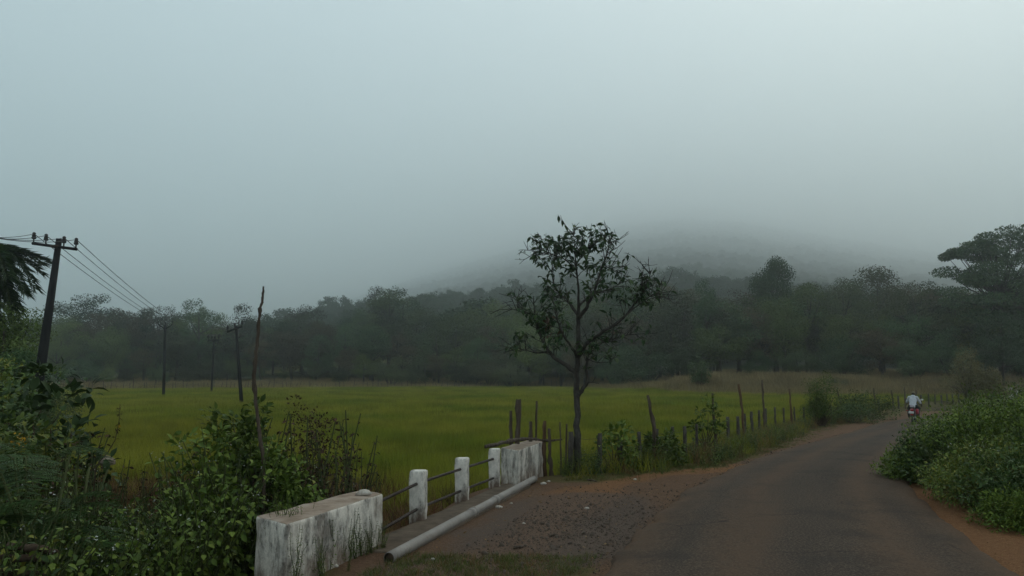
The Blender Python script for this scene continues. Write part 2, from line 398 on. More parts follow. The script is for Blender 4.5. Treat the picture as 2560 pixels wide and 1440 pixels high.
# dark bitumen-rich bands drawn out along the road, and a few hairline cracks
uvw = nt.nodes.new('ShaderNodeCombineXYZ'); nt.links.new(mul(nt, u, 7.0), uvw.inputs[0]); nt.links.new(mul(nt, attr(nt, 'v'), .16), uvw.inputs[1])
st_ = nt.nodes.new('ShaderNodeTexNoise'); st_.inputs['Scale'].default_value = 1.0; st_.inputs['Detail'].default_value = 5; nt.links.new(uvw.outputs[0], st_.inputs['Vector'])
col = mixc(nt, mrange(nt, st_.outputs[0], .5, .68, 0, .6), col, mixc(nt, .5, col, (.020, .017, .015)))
col = mixc(nt, mrange(nt, st_.outputs[0], .46, .3, 0, .5), col, (.080, .050, .032))
vo = nt.nodes.new('ShaderNodeTexVoronoi'); vo.feature = 'DISTANCE_TO_EDGE'; vo.inputs['Scale'].default_value = .55
tcv = nt.nodes.new('ShaderNodeTexCoord'); dn_ = nt.nodes.new('ShaderNodeMix'); dn_.data_type = 'VECTOR'
nv = nt.nodes.new('ShaderNodeTexNoise'); nv.inputs['Scale'].default_value = 2.2; nt.links.new(tcv.outputs['Object'], nv.inputs['Vector'])
dn_.inputs[0].default_value = .18; nt.links.new(tcv.outputs['Object'], dn_.inputs[4]); nt.links.new(nv.outputs['Color'], dn_.inputs[5]); nt.links.new(dn_.outputs[1], vo.inputs['Vector'])
crack = mul(nt, mrange(nt, vo.outputs['Distance'], .006, .0, 0, .8), mrange(nt, nb, .5, .62))
col = mixc(nt, crack, col, (.012, .010, .009))
nt.links.new(col, p.inputs['Base Color']); p.inputs['Roughness'].default_value = .92; p.inputs['Specular IOR Level'].default_value = .10
bump(nt, p, na, .8, .012)
M['asphalt'] = m
tag(link('road', mesh('road', V.reshape(-1, 3), [Fr], [m], smooth=True, attrs=dict(u=U, v=np.repeat(np.concatenate([[0], np.cumsum(np.hypot(np.diff(ys), np.diff(xl)))])[:, None], nn, 1)))), 'worn grey asphalt road curving away to the right', kind='structure')

# ---- hill
az = np.linspace(-.85, .85, 200); hy = np.concatenate([np.linspace(172, 400, 40), np.geomspace(420, 6000, 120)])
AZ, HY = np.meshgrid(np.tan(az), hy); HX = AZ * HY
HZm = hill_z(HX, HY)
i = (np.arange(len(hy) - 1)[:, None] * len(az) + np.arange(len(az) - 1)[None, :])
Fh = np.stack([i, i + 1, i + len(az) + 1, i + len(az)], -1).reshape(-1, 4)
M['hillsoil_shade'] = noise_mat('hill_undergrowth_shade', (.014, .021, .010), (.024, .032, .014), .03, .95, .3, .3)  # undergrowth colour darkened to stand in for shade between the hillside trees
tag(link('hill', mesh('hill', np.stack([HX, HY, HZm], -1).reshape(-1, 3), [Fh], [M['hillsoil_shade']], smooth=True)), 'misty forested hillside rising into the cloud', kind='structure')

# ------------------------------------------------------------------ scatter by geometry nodes (for stuff only)
def scatter(name, pts, rot, scl, protos, label, mats=()):
    col_ = bpy.data.collections.new(name + '_kinds')
    for k, me in enumerate(protos):
        o = bpy.data.objects.new('%s_kind_%02d' % (name, k), me); col_.objects.link(o)
    n = len(pts)
    me = bpy.data.meshes.new(name); me.vertices.add(n); me.vertices.foreach_set('co', np.asarray(pts, np.float32).ravel())
    a = me.attributes.new('rot', 'FLOAT_VECTOR', 'POINT'); a.data.foreach_set('vector', np.asarray(rot, np.float32).ravel())
    a = me.attributes.new('scl', 'FLOAT_VECTOR', 'POINT'); a.data.foreach_set('vector', np.asarray(scl, np.float32).ravel())
    a = me.attributes.new('kind_index', 'INT', 'POINT'); a.data.foreach_set('value', rng.integers(0, len(protos), n).astype(np.int32))
    me.update()
    o = link(name, me)
    ng = bpy.data.node_groups.new(name + '_scatter', 'GeometryNodeTree')
    ng.interface.new_socket('Geometry', in_out='INPUT', socket_type='NodeSocketGeometry')
    ng.interface.new_socket('Geometry', in_out='OUTPUT', socket_type='NodeSocketGeometry')
    N, L = ng.nodes, ng.links
    gi, go = N.new('NodeGroupInput'), N.new('NodeGroupOutput')
    ci = N.new('GeometryNodeCollectionInfo'); ci.inputs['Collection'].default_value = col_
    ci.inputs['Separate Children'].default_value = True; ci.inputs['Reset Children'].default_value = True
    ip_ = N.new('GeometryNodeInstanceOnPoints'); ip_.inputs['Pick Instance'].default_value = True
    def na_(nm, ty):
        q = N.new('GeometryNodeInputNamedAttribute'); q.data_type = ty; q.inputs[0].default_value = nm
        return [s_ for s_ in q.outputs if s_.enabled and s_.name == 'Attribute'][0]
    L.new(gi.outputs[0], ip_.inputs['Points']); L.new(ci.outputs[0], ip_.inputs['Instance'])
    L.new(na_('kind_index', 'INT'), ip_.inputs['Instance Index'])
    e2r = N.new('FunctionNodeEulerToRotation'); L.new(na_('rot', 'FLOAT_VECTOR'), e2r.inputs[0]); L.new(e2r.outputs[0], ip_.inputs['Rotation'])
    L.new(na_('scl', 'FLOAT_VECTOR'), ip_.inputs['Scale'])
    L.new(ip_.outputs[0], go.inputs[0])
    md = o.modifiers.new('scatter', 'NODES'); md.node_group = ng
    return tag(o, label, kind='stuff')

# ------------------------------------------------------------------ leaves
def frame(d, up):
    d = d / (np.linalg.norm(d, axis=1)[:, None] + 1e-9)
    x = np.cross(d, up); x /= np.linalg.norm(x, axis=1)[:, None] + 1e-9
    return x, d, np.cross(x, d)
LEAF8 = (np.array([(0, 0, 0), (-.36, .28, .06), (0, .3, 0), (.36, .28, .06), (-.42, .58, .03), (0, .62, -.05), (.42, .58, .03), (0, 1, -.22)]),
         [np.array([(0, 2, 1), (0, 3, 2), (4, 5, 7), (5, 6, 7)]), np.array([(1, 2, 5, 4), (2, 3, 6, 5)])])
LEAF4 = (np.array([(0, 0, 0), (-.5, .42, .08), (0, .45, 0), (.5, .42, .08), (0, 1, -.15)]), [np.array([(0, 2, 1), (0, 3, 2), (1, 2, 4), (2, 3, 4)])])
LEAF2 = (np.array([(0, 0, 0), (-.5, .5, .05), (0, 1, -.08), (.5, .5, .05)]), [np.array([(0, 3, 2, 1)])])
BLADE = (np.array([(-.5, 0, 0), (.5, 0, 0), (-.35, .55, .03), (.35, .55, .03), (0, 1, -.16)]), [np.array([(0, 1, 3, 2)]), np.array([(2, 3, 4)])])
def leaves(mb, tmpl, pos, d, length, width, up=None, mi=0, var=None, r=None):
    r = r or rng
    pos = np.asarray(pos, float); n = len(pos)
    if n == 0: return
    d = np.asarray(d, float)
    if up is None: up = r.normal(size=(n, 3)) * .45 + np.array([0, 0, 1.])
    x, y, z = frame(d, up)
    L_ = np.broadcast_to(np.asarray(length, float), (n,)); W_ = np.broadcast_to(np.asarray(width, float), (n,))
    T, F = tmpl
    V = pos[:, None] + T[None, :, :1] * W_[:, None, None] * x[:, None] + T[None, :, 1:2] * L_[:, None, None] * y[:, None] + T[None, :, 2:3] * L_[:, None, None] * z[:, None]
    k = len(T); off = (np.arange(n) * k)
    Fs = [(f[None] + off[:, None, None]).reshape(-1, f.shape[1]) for f in F]
    if var is None: var = r.random(n)
    mb.add(V.reshape(-1, 3), Fs, mi, np.repeat(var, k))
def rdir(n, r=None):
    v = (r or rng).normal(size=(n, 3)); return v / np.linalg.norm(v, axis=1)[:, None]

# ------------------------------------------------------------------ forest trees (unit height)
def crown_clumps(r, kind):
    if kind == 'round': n, c, rx, rz, cr = 34, .60, .30, .36, (.085, .14)
    elif kind == 'tall': n, c, rx, rz, cr = 32, .58, .20, .40, (.07, .12)
    elif kind == 'open': n, c, rx, rz, cr = 20, .62, .30, .34, (.06, .11)
    elif kind == 'wide': n, c, rx, rz, cr = 38, .58, .44, .34, (.08, .13)
    elif kind == 'umbrella': n, c, rx, rz, cr = 30, .80, .50, .15, (.06, .10)
    elif kind == 'dome': n, c, rx, rz, cr = 60, .70, .24, .26, (.07, .11)
    else: n, c, rx, rz, cr = 34, .45, .5, .45, (.10, .17)      # bush
    out = []
    for k in range(n):
        d = rdir(1, r)[0]; rad = .55 + .5 * r.random() if kind != 'bush' else .3 + .7 * r.random()
        p_ = np.array([d[0] * rx * rad, d[1] * rx * rad, c + d[2] * rz * rad])
        if kind == 'umbrella' and p_[2] < .76: p_[2] = .76 + r.random() * .08
        out.append((p_, r.uniform(*cr)))
    if kind != 'bush': out.append((np.array([0, 0, .92 if kind != 'umbrella' else .9]), cr[0]))
    return out
def tree_proto(seed, kind, per=360, leaf=(.011, .020), mat='forest', limbs=True, name='forest_tree'):
    r = np.random.default_rng(seed)
    cl = crown_clumps(r, kind)
    mb = MB()
    for c, rad in cl:
        n = int(per * (rad / .11) ** 2 * r.uniform(.7, 1.2))
        d = rdir(n, r); q = c + d * (rad * np.cbrt(r.random(n)))[:, None] * np.array([1.15, 1.15, .75])
        out_ = rdir(n, r); out_[:, 2] -= .15
        L_ = r.uniform(*leaf, n); cout = q - np.array([0, 0, .5]); cout /= np.linalg.norm(cout, axis=1)[:, None] + 1e-6
        leaves(mb, LEAF2, q, out_, L_, L_ * .8, up=d * .8 + cout * .5 + r.normal(size=(n, 3)) * .33 + np.array([0, 0, .45]), var=np.clip(r.random(n) * .7 + r.random() * .3, 0, 1), r=r)
    crown = mb.me(name + '_crown', [M[mat]])
    tb = MB()
    if kind != 'bush':
        th = r.normal(size=2) * .02
        P = np.array([(0, 0, -.03), (th[0] * .5, th[1] * .5, .25), (th[0], th[1], .5), (th[0] * .5, 0, .8)])
        tb.tube(P, [.022, .017, .012, .004], 7)
        for c, rad in cl[::3] if limbs else cl[::8]:
            z0 = min(.3 + .4 * r.random(), c[2] * .8)
            s0 = np.array([th[0] * z0 / .5, th[1] * z0 / .5, z0]); mid = (s0 + c) / 2 + np.array([0, 0, -.02])
            tb.tube([s0, mid, c], [.009, .006, .002], 5)
    else:
        for k in range(7):
            c = cl[k][0]; tb.tube([(0, 0, -.03), c * .5 + np.array([0, 0, -.03]), c], [.018, .011, .004], 5)
    return tb.me(name + '_trunk', [M['bark_dark']]), crown
PROTO = {}
for kd, mt, n in (('round', 'forest', 3), ('tall', 'forest', 3), ('open', 'forest', 3), ('wide', 'forest', 3), ('round', 'forest_olive', 2), ('open', 'forest_olive', 2), ('bush', 'forest', 3), ('bush', 'brush', 2), ('dome', 'forest', 2), ('round', 'forest_yellow', 1), ('wide', 'forest_yellow', 1), ('open', 'forest_brown', 1), ('round', 'forest_brown', 1), ('tall', 'forest_olive', 1), ('wide', 'forest_olive', 1)):
    PROTO[(kd, mt)] = [tree_proto(100 + 17 * k + len(kd) * 7 + len(mt), kd, mat=mt) for k in range(n)]
def plant_tree(name, x, y, h, kd, mt, label, cat, group=None, wide=1.0, z=None, k=None, sink=.0):
    pr = PROTO[(kd, mt)]; tm, cm = pr[int(rng.integers(len(pr))) if k is None else k]
    z = float(ground_z(x, y) if y < 172 else hill_z(x, y)) if z is None else z
    t = empty(name, (x, y, z - sink)); t.scale = (h * wide, h * wide, h); t.rotation_euler = (rng.normal() * .04, rng.normal() * .04, rng.uniform(0, 6.28))
    link('trunk' if kd != 'bush' else 'stem', tm, t); link('crown' if kd != 'bush' else 'foliage', cm, t)['kind'] = 'stuff'
    return tag(t, label, cat, group)

EDGE = np.array([(-700, 152), (300, 158), (800, 160), (1200, 150), (1500, 138), (1650, 126), (2000, 116), (2300, 108), (2600, 104), (3300, 100)])
TOPS = np.array([(-700, 800), (0, 800), (130, 792), (220, 778), (330, 788), (480, 775), (620, 780), (740, 785), (900, 768), (1050, 752), (1200, 765), (1320, 745), (1450, 735), (1600, 712), (1660, 690), (1780, 705), (1860, 720), (2000, 712), (2090, 700), (2150, 692), (2220, 725), (2330, 705), (2450, 690), (2600, 680), (3300, 690)])
RIGHT_LABEL = 'dark tree in the thick forest behind the road bend'
FLAB = [(-9999, 700, 'hazy tree in the forest edge behind the power poles', 'trees behind the power poles'),
        (700, 1500, 'dark hazy tree in the forest along the far middle of the field', 'trees along the far middle of the field'),
        (1500, 9999, RIGHT_LABEL, 'trees behind the road bend')]
def forest_row(off, step, top_add, hmin, kinds):
    px = -330.0
    while px < 2900:
        d = float(np.interp(px, EDGE[:, 0], EDGE[:, 1])) + off + rng.normal() * 2.2
        x = (px - CX) / FPX * d
        py = float(np.interp(px, TOPS[:, 0], TOPS[:, 1])) + top_add(px)
        zt = CAMH + (HZ - py) / FPX * d
        z0 = float(ground_z(x, d) if d < 172 else hill_z(x, d))
        h = max(zt - z0, hmin)
        kd, mt = kinds[int(rng.integers(len(kinds)))]
        lb = list([f for f in FLAB if f[0] <= px < f[1]][0])
        look = {'tall': 'narrow ', 'open': 'open-crowned ', 'wide': 'broad ', 'round': 'rounded '}.get(kd, '') + {'forest_olive': 'olive ', 'forest_yellow': 'pale green ', 'forest_brown': 'brownish '}.get(mt, '')
        if kd != 'bush': lb[2] = look + lb[2].replace('dark hazy ', 'hazy ' if mt != 'forest' else 'dark hazy ').replace('dark tree', 'tree' if mt != 'forest' else 'dark tree'); lb[3] = look + lb[3]
        plant_tree('forest_tree' if kd != 'bush' else 'forest_bush', x, d, h * (1.0 if kd != 'bush' else .9), kd, mt,
                   lb[2] if kd != 'bush' else lb[2].replace('dark tree', 'low bush').replace('dark hazy tree', 'low hazy bush').replace('hazy tree', 'low hazy bush'),
                   'tree' if kd != 'bush' else 'bush', lb[3] if kd != 'bush' else lb[3].replace('trees', 'bushes'), wide=rng.uniform(.8, 1.3) * (1.0 if h > 9 else 1.25), z=z0)
        px += step * FPX / d * rng.uniform(.7, 1.3)
A_ = [('dome', 'forest'), ('round', 'forest'), ('tall', 'forest'), ('open', 'forest'), ('wide', 'forest'), ('round', 'forest'), ('wide', 'forest'), ('round', 'forest_olive'), ('tall', 'forest_olive'), ('wide', 'forest_olive'), ('round', 'forest_brown'), ('open', 'forest_brown'), ('wide', 'forest_yellow')]
forest_row(0, 5.0, lambda px: 118 + rng.normal() * 16, 3, [('bush', 'forest'), ('bush', 'forest'), ('round', 'forest_olive'), ('bush', 'forest'), ('round', 'forest_yellow'), ('round', 'forest_brown')])
forest_row(5, 5.2, lambda px: 72 + rng.normal() * 22, 5, A_)
forest_row(12, 5.0, lambda px: 34 + rng.normal() * 18, 6, A_ + [('open', 'forest_olive')])
forest_row(20, 5.2, lambda px: 8 + rng.normal() * 22, 7, A_)
forest_row(30, 7.0, lambda px: 2 + rng.normal() * 24, 8, A_ + [('open', 'forest')])

# named standouts above the treeline
PROTO[('umbrella', 'forest')] = [tree_proto(901, 'umbrella')]
def special(px, top, d, kd, mt, label, wide, k=0):
    x = (px - CX) / FPX * d; z0 = float(ground_z(x, d) if d < 172 else hill_z(x, d))
    plant_tree('tall_tree', x, d, CAMH + (HZ - top) / FPX * d - z0, kd, mt, label, 'tree', wide=wide, z=z0, k=k)
special(1942, 634, 128, 'dome', 'forest', 'tall round-crowned tree standing above the forest behind the fence', .62, 0)
special(1960, 730, 118, 'round', 'forest_olive', 'bright green creeper-clad tree below the tall round crown', .8, 0)
special(500, 738, 166, 'open', 'forest', 'tall ragged-crowned tree above the forest behind the power poles', .8, 0)
special(948, 712, 190, 'tall', 'forest', 'small rounded tree crest standing above the middle of the forest', .8, 1)
special(1012, 712, 185, 'open', 'forest', 'open-crowned tree beside the small crest above the middle forest', .9, 1)
special(410, 757, 172, 'open', 'forest', 'pale wispy tree crown under the power wires', 1.0, 2)
special(590, 755, 168, 'open', 'forest', 'wispy tree crown right of the tall ragged tree', 1.0, 1)
special(2120, 682, 125, 'wide', 'forest', 'broad dome-crowned tree in the forest above the rider', .75, 1)
special(1775, 688, 126, 'tall', 'forest', 'narrow pointed tree left of the tall round crown', .6, 0)
special(2300, 690, 112, 'open', 'forest', 'leafy open tree left of the giant spreading tree', .9, 0)
special(2500, 770, 98, 'wide', 'forest_olive' if False else 'forest', 'olive rounded tree below the giant spreading tree', .8, 2)

# the giant layered tree on the right: umbrella layers carried on real limbs
def giant_tree():
    d = 108.0; bx = (2500 - CX) / FPX * d; z0 = float(ground_z(bx, d))
    t = empty('spreading_tree', (bx, d, z0)); r = np.random.default_rng(31)
    top = lambda px, py: at(px, py, d) - np.array([bx, d, z0])
    lobes = [(2420, 628, 44, 22), (2450, 605, 36, 20), (2500, 596, 52, 20), (2545, 608, 44, 24), (2590, 620, 50, 28), (2400, 640, 26, 14), (2480, 640, 36, 18), (2530, 650, 46, 20), (2440, 672, 50, 20), (2500, 684, 64, 20), (2560, 680, 60, 24), (2620, 670, 50, 28), (2650, 640, 40, 24), (2470, 712, 56, 20), (2540, 716, 60, 22), (2430, 700, 40, 18), (2600, 715, 60, 26), (2450, 745, 60, 26), (2530, 755, 70, 28), (2610, 760, 70, 30), (2480, 790, 70, 30), (2570, 800, 80, 34)]
    mb, tb = MB(), MB()
    tr = top(2505, 950); P0 = np.array([[0, 0, -.3], [.1, .1, 5.], [.3, 0, 9.], [.2, 0, 12.5]])
    tb.tube(P0, [.45, .36, .3, .2], 9)
    for (px, py, rx, rz) in lobes:
        for q in range(3):
            c = top(px + r.normal() * rx * .4, py + r.normal() * 4) + np.array([0, r.normal() * rx / FPX * d * .9, 0])
            R_ = rx / FPX * d
            n = 620; dd = rdir(n, r); pos = c + dd * np.cbrt(r.random(n))[:, None] * np.array([R_ * .8, R_ * .8, rz / FPX * d * .62])
            L_ = r.uniform(.16, .32, n)
            leaves(mb, LEAF2, pos, dd + r.normal(size=(n, 3)) * .7, L_, L_ * .8, up=r.normal(size=(n, 3)) * .6 + np.array([0, 0, 1.]), r=r)
            s0 = P0[2] + (P0[3] - P0[2]) * r.random()
            tb.tube([s0, (s0 * .45 + c * .55) + np.array([0, 0, -.5]), c], [.13, .08, .02], 5)
    for k in range(14):                                   # bare twigs past the crown
        c = top(r.uniform(2385, 2560), r.uniform(586, 640)); e = c + np.array([r.normal() * .9, r.normal() * .5, r.uniform(.2, .9)])
        tb.tube([c, (c + e) / 2 + np.array([0, 0, .1]), e], [.05, .035, .015], 4)
    tb.obj('trunk', [M['bark_dark']], t); mb.obj('crown', [M['forest']], t)
    tag(t, 'giant spreading tree with layered crown at the right edge of the forest', 'tree')
giant_tree()

# far wood on the hillside: one mass
hp = [tree_proto(400 + k, kd, 85, (.03, .05), 'hillwood', False)[1] for k, kd in enumerate(('round', 'tall', 'wide', 'open', 'round'))]
pts, scl = [], []
for (a, b, n, s0, s1) in ((185, 420, 2800, 9, 15), (420, 900, 7000, 9, 15), (900, 1700, 14000, 10, 16), (1700, 3600, 30000, 12, 18)):
    yy = np.sqrt(rng.uniform(a * a, b * b, n)); pxx = rng.uniform(-500, 3060, n); xx = (pxx - CX) / FPX * yy
    kp = rng.random(n) < np.interp(yy, [2200, 3600], [1, .15]); xx, yy = xx[kp], yy[kp]; n = len(xx)
    pts.append(np.stack([xx, yy, hill_z(xx, yy) - .6], -1)); q = rng.uniform(s0, s1, n) * (.8 + .3 * (rng.random(n) < .08)); wq = q * rng.uniform(.9, 1.3, n) * (1.15 if a > 800 else 1.0); scl.append(np.stack([wq, wq, q], -1))
pts = np.vstack(pts); scl = np.vstack(scl); rot = np.zeros_like(pts); rot[:, 2] = rng.uniform(0, 6.28, len(pts))
scatter('hillside_forest', pts, rot, scl, hp, 'misty mass of trees covering the hillside up into the cloud')

# ------------------------------------------------------------------ paddy field
def blade_patch(seed, size, n, h, wd, mat, lean=.25, heads=0):
    r = np.random.default_rng(seed); mb = MB()
    pos = np.stack([r.uniform(-size / 2, size / 2, n), r.uniform(-size / 2, size / 2, n), np.zeros(n)], -1)
    d = np.stack([r.normal(size=n) * lean, r.normal(size=n) * lean, np.ones(n)], -1)
    leaves(mb, BLADE, pos, d, r.uniform(h * .65, h * 1.1, n), wd, up=r.normal(size=(n, 3)), r=r)
    return mb.me('blades', [M[mat]])
def grid_pts(size, y0, y1, xa, xb, jit_=.3):
    P = []
    for y in np.arange(y0, y1, size):
        x0, x1 = xa(y), xb(y)
        if x1 > x0: xs = np.arange(x0, x1, size); P.append(np.stack([xs, np.full(len(xs), y)], -1))
    P = np.vstack(P); return P + rng.uniform(-jit_, jit_, P.shape) * size
FAR = lambda x: np.interp(x, [-80, -60, -45, -20, 0, 10, 15, 19, 26, 40], [114, 118, 126, 138, 146, 140, 112, 94, 86, 84])
def field_clip(P, mrg):
    return P[(P[:, 1] < FAR(P[:, 0])) & (ip(LINE, P[:, 1]) - P[:, 0] > mrg)]
near = field_clip(grid_pts(.7, 12.0, 42, lambda y: -.66 * y - 6, lambda y: ip(LINE, y) - 1.0), 1.1)
RICE0 = lambda x, y: np.interp(x, [-14, -6, -3.5, -2, -.5, 1], [18.0, 18.0, 17.0, 15.2, 13.4, 12.6]) + fbm(x, y, .45, 3) * 3.2
near = near[near[:, 1] > RICE0(near[:, 0], near[:, 1])]
farp = field_clip(grid_pts(1.5, 42, 150, lambda y: -.68 * y - 8, lambda y: min(ip(LINE, y) - 1.0, .7 * y + 8)), 1.2)
def place(P, s=1.0, vary=.2, tilt=.03):
    n = len(P); z = ground_z(P[:, 0], P[:, 1]); pts = np.stack([P[:, 0], P[:, 1], z - .02], -1)
    rot = np.stack([rng.normal(size=n) * tilt, rng.normal(size=n) * tilt, rng.uniform(0, 6.28, n)], -1)
    q = s * (1 + rng.uniform(-vary, vary, n)) * (1 + fbm(P[:, 0], P[:, 1], .25, 3) * .5); return pts, rot, np.stack([np.full(n, s), np.full(n, s), q], -1)
a1 = place(near); scatter('rice_near', *a1, [blade_patch(20 + k, .85, 230, .52, .011, 'rice') for k in range(5)], 'green rice standing in the near part of the paddy field')
a1 = place(farp); scatter('rice_far', *a1, [blade_patch(30 + k, 1.8, 320, .54, .024, 'rice') for k in range(5)], 'green rice in the far part of the paddy field')
# russet weeds along the near margin of the paddy, dry straw beyond it
P = grid_pts(.42, 10.4, 20.0, lambda y: -13., lambda y: ip(LINE, y) - .9); P = P[(P[:, 1] < RICE0(P[:, 0], P[:, 1]) + 1.6) & (rng.random(len(P)) < .9) & (fbm(P[:, 0], P[:, 1], .5) > -.2)]
P = P[(P[:, 1] > 12.4) | (P[:, 0] < -2)]
scatter('russet_grass', *place(P, 1, .35, .1), [blade_patch(40 + k, .6, 90, .42, .009, ('russet', 'russet', 'dry', 'rice', 'russet', 'deadleaf')[k], .5) for k in range(6)], 'russet dying grass along the near edge of the paddy field')
P = grid_pts(2.0, 80, 175, lambda y: -.72 * y - 10, lambda y: .75 * y + 10)
P = P[(P[:, 1] > FAR(P[:, 0]) + .5) & (ip(LINE, P[:, 1]) - P[:, 0] > 1.0)]
scatter('dry_grass', *place(P, 1.2, .5, .05), [blade_patch(50 + k, 2.7, 200, .75, .035, 'straw', .35) for k in range(4)], 'brown dry grass between the paddy field and the forest')

# ------------------------------------------------------------------ culvert
def stained_white(name, base=(.68, .62, .545), dirt=.6):
    m, nt, p, out = _new(name)
    a = noise(nt, 5, 6, .7, stretch=(1.2, 1.2, .5)); b = noise(nt, 26, 5, .75); c = noise(nt, 2.2, 5, .65)
    col = ramp(nt, b, [(.3, tuple(q * .72 for q in base)), (.6, base)])
    f1 = mrange(nt, mul(nt, mul(nt, a, .6), mul(nt, noise(nt, 3.2, 6, .75), .4), 'ADD'), .455, .575, 0, .93); col = mixc(nt, mul(nt, f1, mrange(nt, b, .25, .6, .45, 1)), col, (.062, .056, .050))
    f2 = mrange(nt, c, .5, .68, 0, dirt); col = mixc(nt, f2, col, (.16, .12, .09))
    g_ = nt.nodes.new('ShaderNodeTexCoord'); s_ = nt.nodes.new('ShaderNodeSeparateXYZ'); nt.links.new(g_.outputs['Object'], s_.inputs[0])
    low = mul(nt, mrange(nt, s_.outputs[2], .24, .0, 0, 1), mrange(nt, a, .3, .55)); col = mixc(nt, mul(nt, low, .8), col, (.13, .075, .045))
    nt.links.new(col, p.inputs['Base Color']); p.inputs['Roughness'].default_value = .9; p.inputs['Specular IOR Level'].default_value = .2
    bump(nt, p, mul(nt, b, f1, 'SUBTRACT'), .6, .012)
    return m
M['white'] = stained_white('stained_whitewash'); M['white_post'] = stained_white('whitewashed_concrete', (.68, .625, .555), .35)
M['capdust'] = noise_mat('dusty_cement', (.15, .105, .075), (.25, .19, .145), 5, .92, .5, .008, c=(.33, .28, .235))
M['cement'] = noise_mat('dark_cement', (.05, .038, .028), (.095, .07, .05), 4, .93, .6, .015, c=(.13, .10, .075))
def bevel_prism(name, quad, z0, z1, mats, parent=None, bev=.025, loc=(0, 0, 0), top_mat=1, seg=14):
    """weathered block on a four-cornered plan: bevelled, edges nibbled, top face in its own material"""
    bm = bmesh.new()
    lo = [bm.verts.new((x, y, z0)) for x, y in quad]; hi = [bm.verts.new((x, y, z1)) for x, y in quad]
    bm.faces.new(lo[::-1]); bm.faces.new(hi)
    for k in range(4): bm.faces.new((lo[k], lo[(k + 1) % 4], hi[(k + 1) % 4], hi[k]))
    bmesh.ops.recalc_face_normals(bm, faces=bm.faces)
    bmesh.ops.bevel(bm, geom=bm.edges[:], offset=bev, segments=2, affect='EDGES', profile=.6)
    for _ in range(3):
        es = [e for e in bm.edges if e.calc_length() > .09]
        if es: bmesh.ops.subdivide_edges(bm, edges=es, cuts=1, use_grid_fill=True)
    bmesh.ops.triangulate(bm, faces=bm.faces)
    for v in bm.verts:
        x, y, z = v.co; v.co += v.normal * float(.03 * fbm(x * 3 + z * 5, y * 3 - z * 4, 2.2, 4) + .014 * fbm(x * 9 + z * 11, y * 9 - z * 7, 2., 2))
    for f in bm.faces:
        f.normal_update(); f.smooth = True
        if f.normal.z > .75: f.material_index = top_mat
    me = bpy.data.meshes.new(name); bm.to_mesh(me); bm.free()
    for q in mats: me.materials.append(q)
    return link(name, me, parent, loc)
def gp(px, py, z=0.):
    u = (px - CX) / FPX; v = (CY - py) / FPX; dy = math.cos(PITCH) - v * math.sin(PITCH); dz = math.sin(PITCH) + v * math.cos(PITCH)
    t = (z - CAMH) / dz; return np.array([u * t, dy * t])
zt = .54
A, B = gp(715, 1311, zt), gp(958, 1233, zt); Cc, D = gp(905, 1224, zt), gp(640, 1290, zt)
q = np.array([A, B, Cc, D]); c0 = q.mean(0)
o = bevel_prism('parapet_block', q - c0, -.55, zt, [M['white'], M['capdust']], loc=(c0[0], c0[1], 0))
tag(o, 'long stained white parapet block nearest the camera, weeds growing against it', 'parapet')
zt = .57
A, B = gp(1296, 1126, zt), gp(1360, 1103, zt); D = gp(1252, 1119, zt); Cc = B + (D - A) * .9
q = np.array([A, B, Cc, D]); c0 = q.mean(0)
o = bevel_prism('parapet_block', q - c0, -.3, zt, [M['white'], M['capdust']], loc=(c0[0], c0[1], 0))
tag(o, 'stained white parapet block at the far end of the railing', 'parapet')
# railing
rail = empty('culvert_railing', (-.71, 11.5, 0)); base = np.array([-.71, 11.5, 0])
dirv = np.array([.262, .965]); rzp = math.atan2(dirv[1], dirv[0]) - math.pi / 2
posts = []
for (px, py, h, wd) in ((1043, 1309, .625, .185), (1154, 1258, .625, .175), (1236, 1222, .63, .165)):
    g2 = gp(px, py); posts.append(g2)
    hw = wd / 2; ca, sa = math.cos(rzp), math.sin(rzp)
    qd = [(x * ca - y * sa, x * sa + y * ca) for x, y in ((-hw, -hw), (hw, -hw), (hw, hw), (-hw, hw))]
    o = bevel_prism('post', qd, -.12, h, [M['white_post'], M['white_post']], rail, .028, (g2[0] - base[0], g2[1] + hw - base[1], 0))
st = np.array([-1.43, 8.6]); en = np.array([-.12, 13.62])
for zz in (.47, .165):
    pp = [np.array([*(st + (posts[0] - st) * .0), zz - .02])] + [np.array([g2[0], g2[1] + .09, zz]) for g2 in posts]
    mb = MB(); mb.tube(np.array(pp) - base, .019, 8); mb.obj('rail', [M['iron']], rail, True)
tag(rail, 'white concrete posts with two rusty iron rails between the parapet blocks', 'railing')
# deck under the posts
q = np.array([(-1.32, 8.55), (-.80, 8.55), (.75, 14.2), (.02, 14.2)])
q = np.array([(-1.62, 8.5), (-1.02, 8.35), (.30, 13.7), (-.18, 13.75)]); c0 = q.mean(0)
o = bevel_prism('culvert_deck', q - c0, -.32, .028, [M['cement'], M['cement']], loc=(c0[0], c0[1], 0), bev=.02)
tag(o, 'dusty dark cement deck of the culvert', kind='structure')
o = bevel_prism('culvert_wall', np.array([(-.6, -.12), (.6, -.12), (.6, .12), (-.6, .12)]), -1.0, -.33, [M['cement'], M['cement']], loc=(-1.9, 9.1, 0)); tag(o, 'cement wing wall under the culvert deck', kind='structure')
# loose round stone on the block
def rock(r, sx, sy, sz, n=14, mat='stone', name='stone'):
    V, F = hull(rdir(26, r) * np.array([sx, sy, sz]) * r.uniform(.8, 1.1, (26, 1)))
    return mesh(name, V, F, [M[mat]], var=np.full(len(V), .5))
pr_ = at(908, 1222, 8.62)
o = link('stone', rock(np.random.default_rng(4), .095, .07, .04), None, (pr_[0], pr_[1], .565)); tag(o, 'rounded pale stone lying on the near parapet block', 'stone')

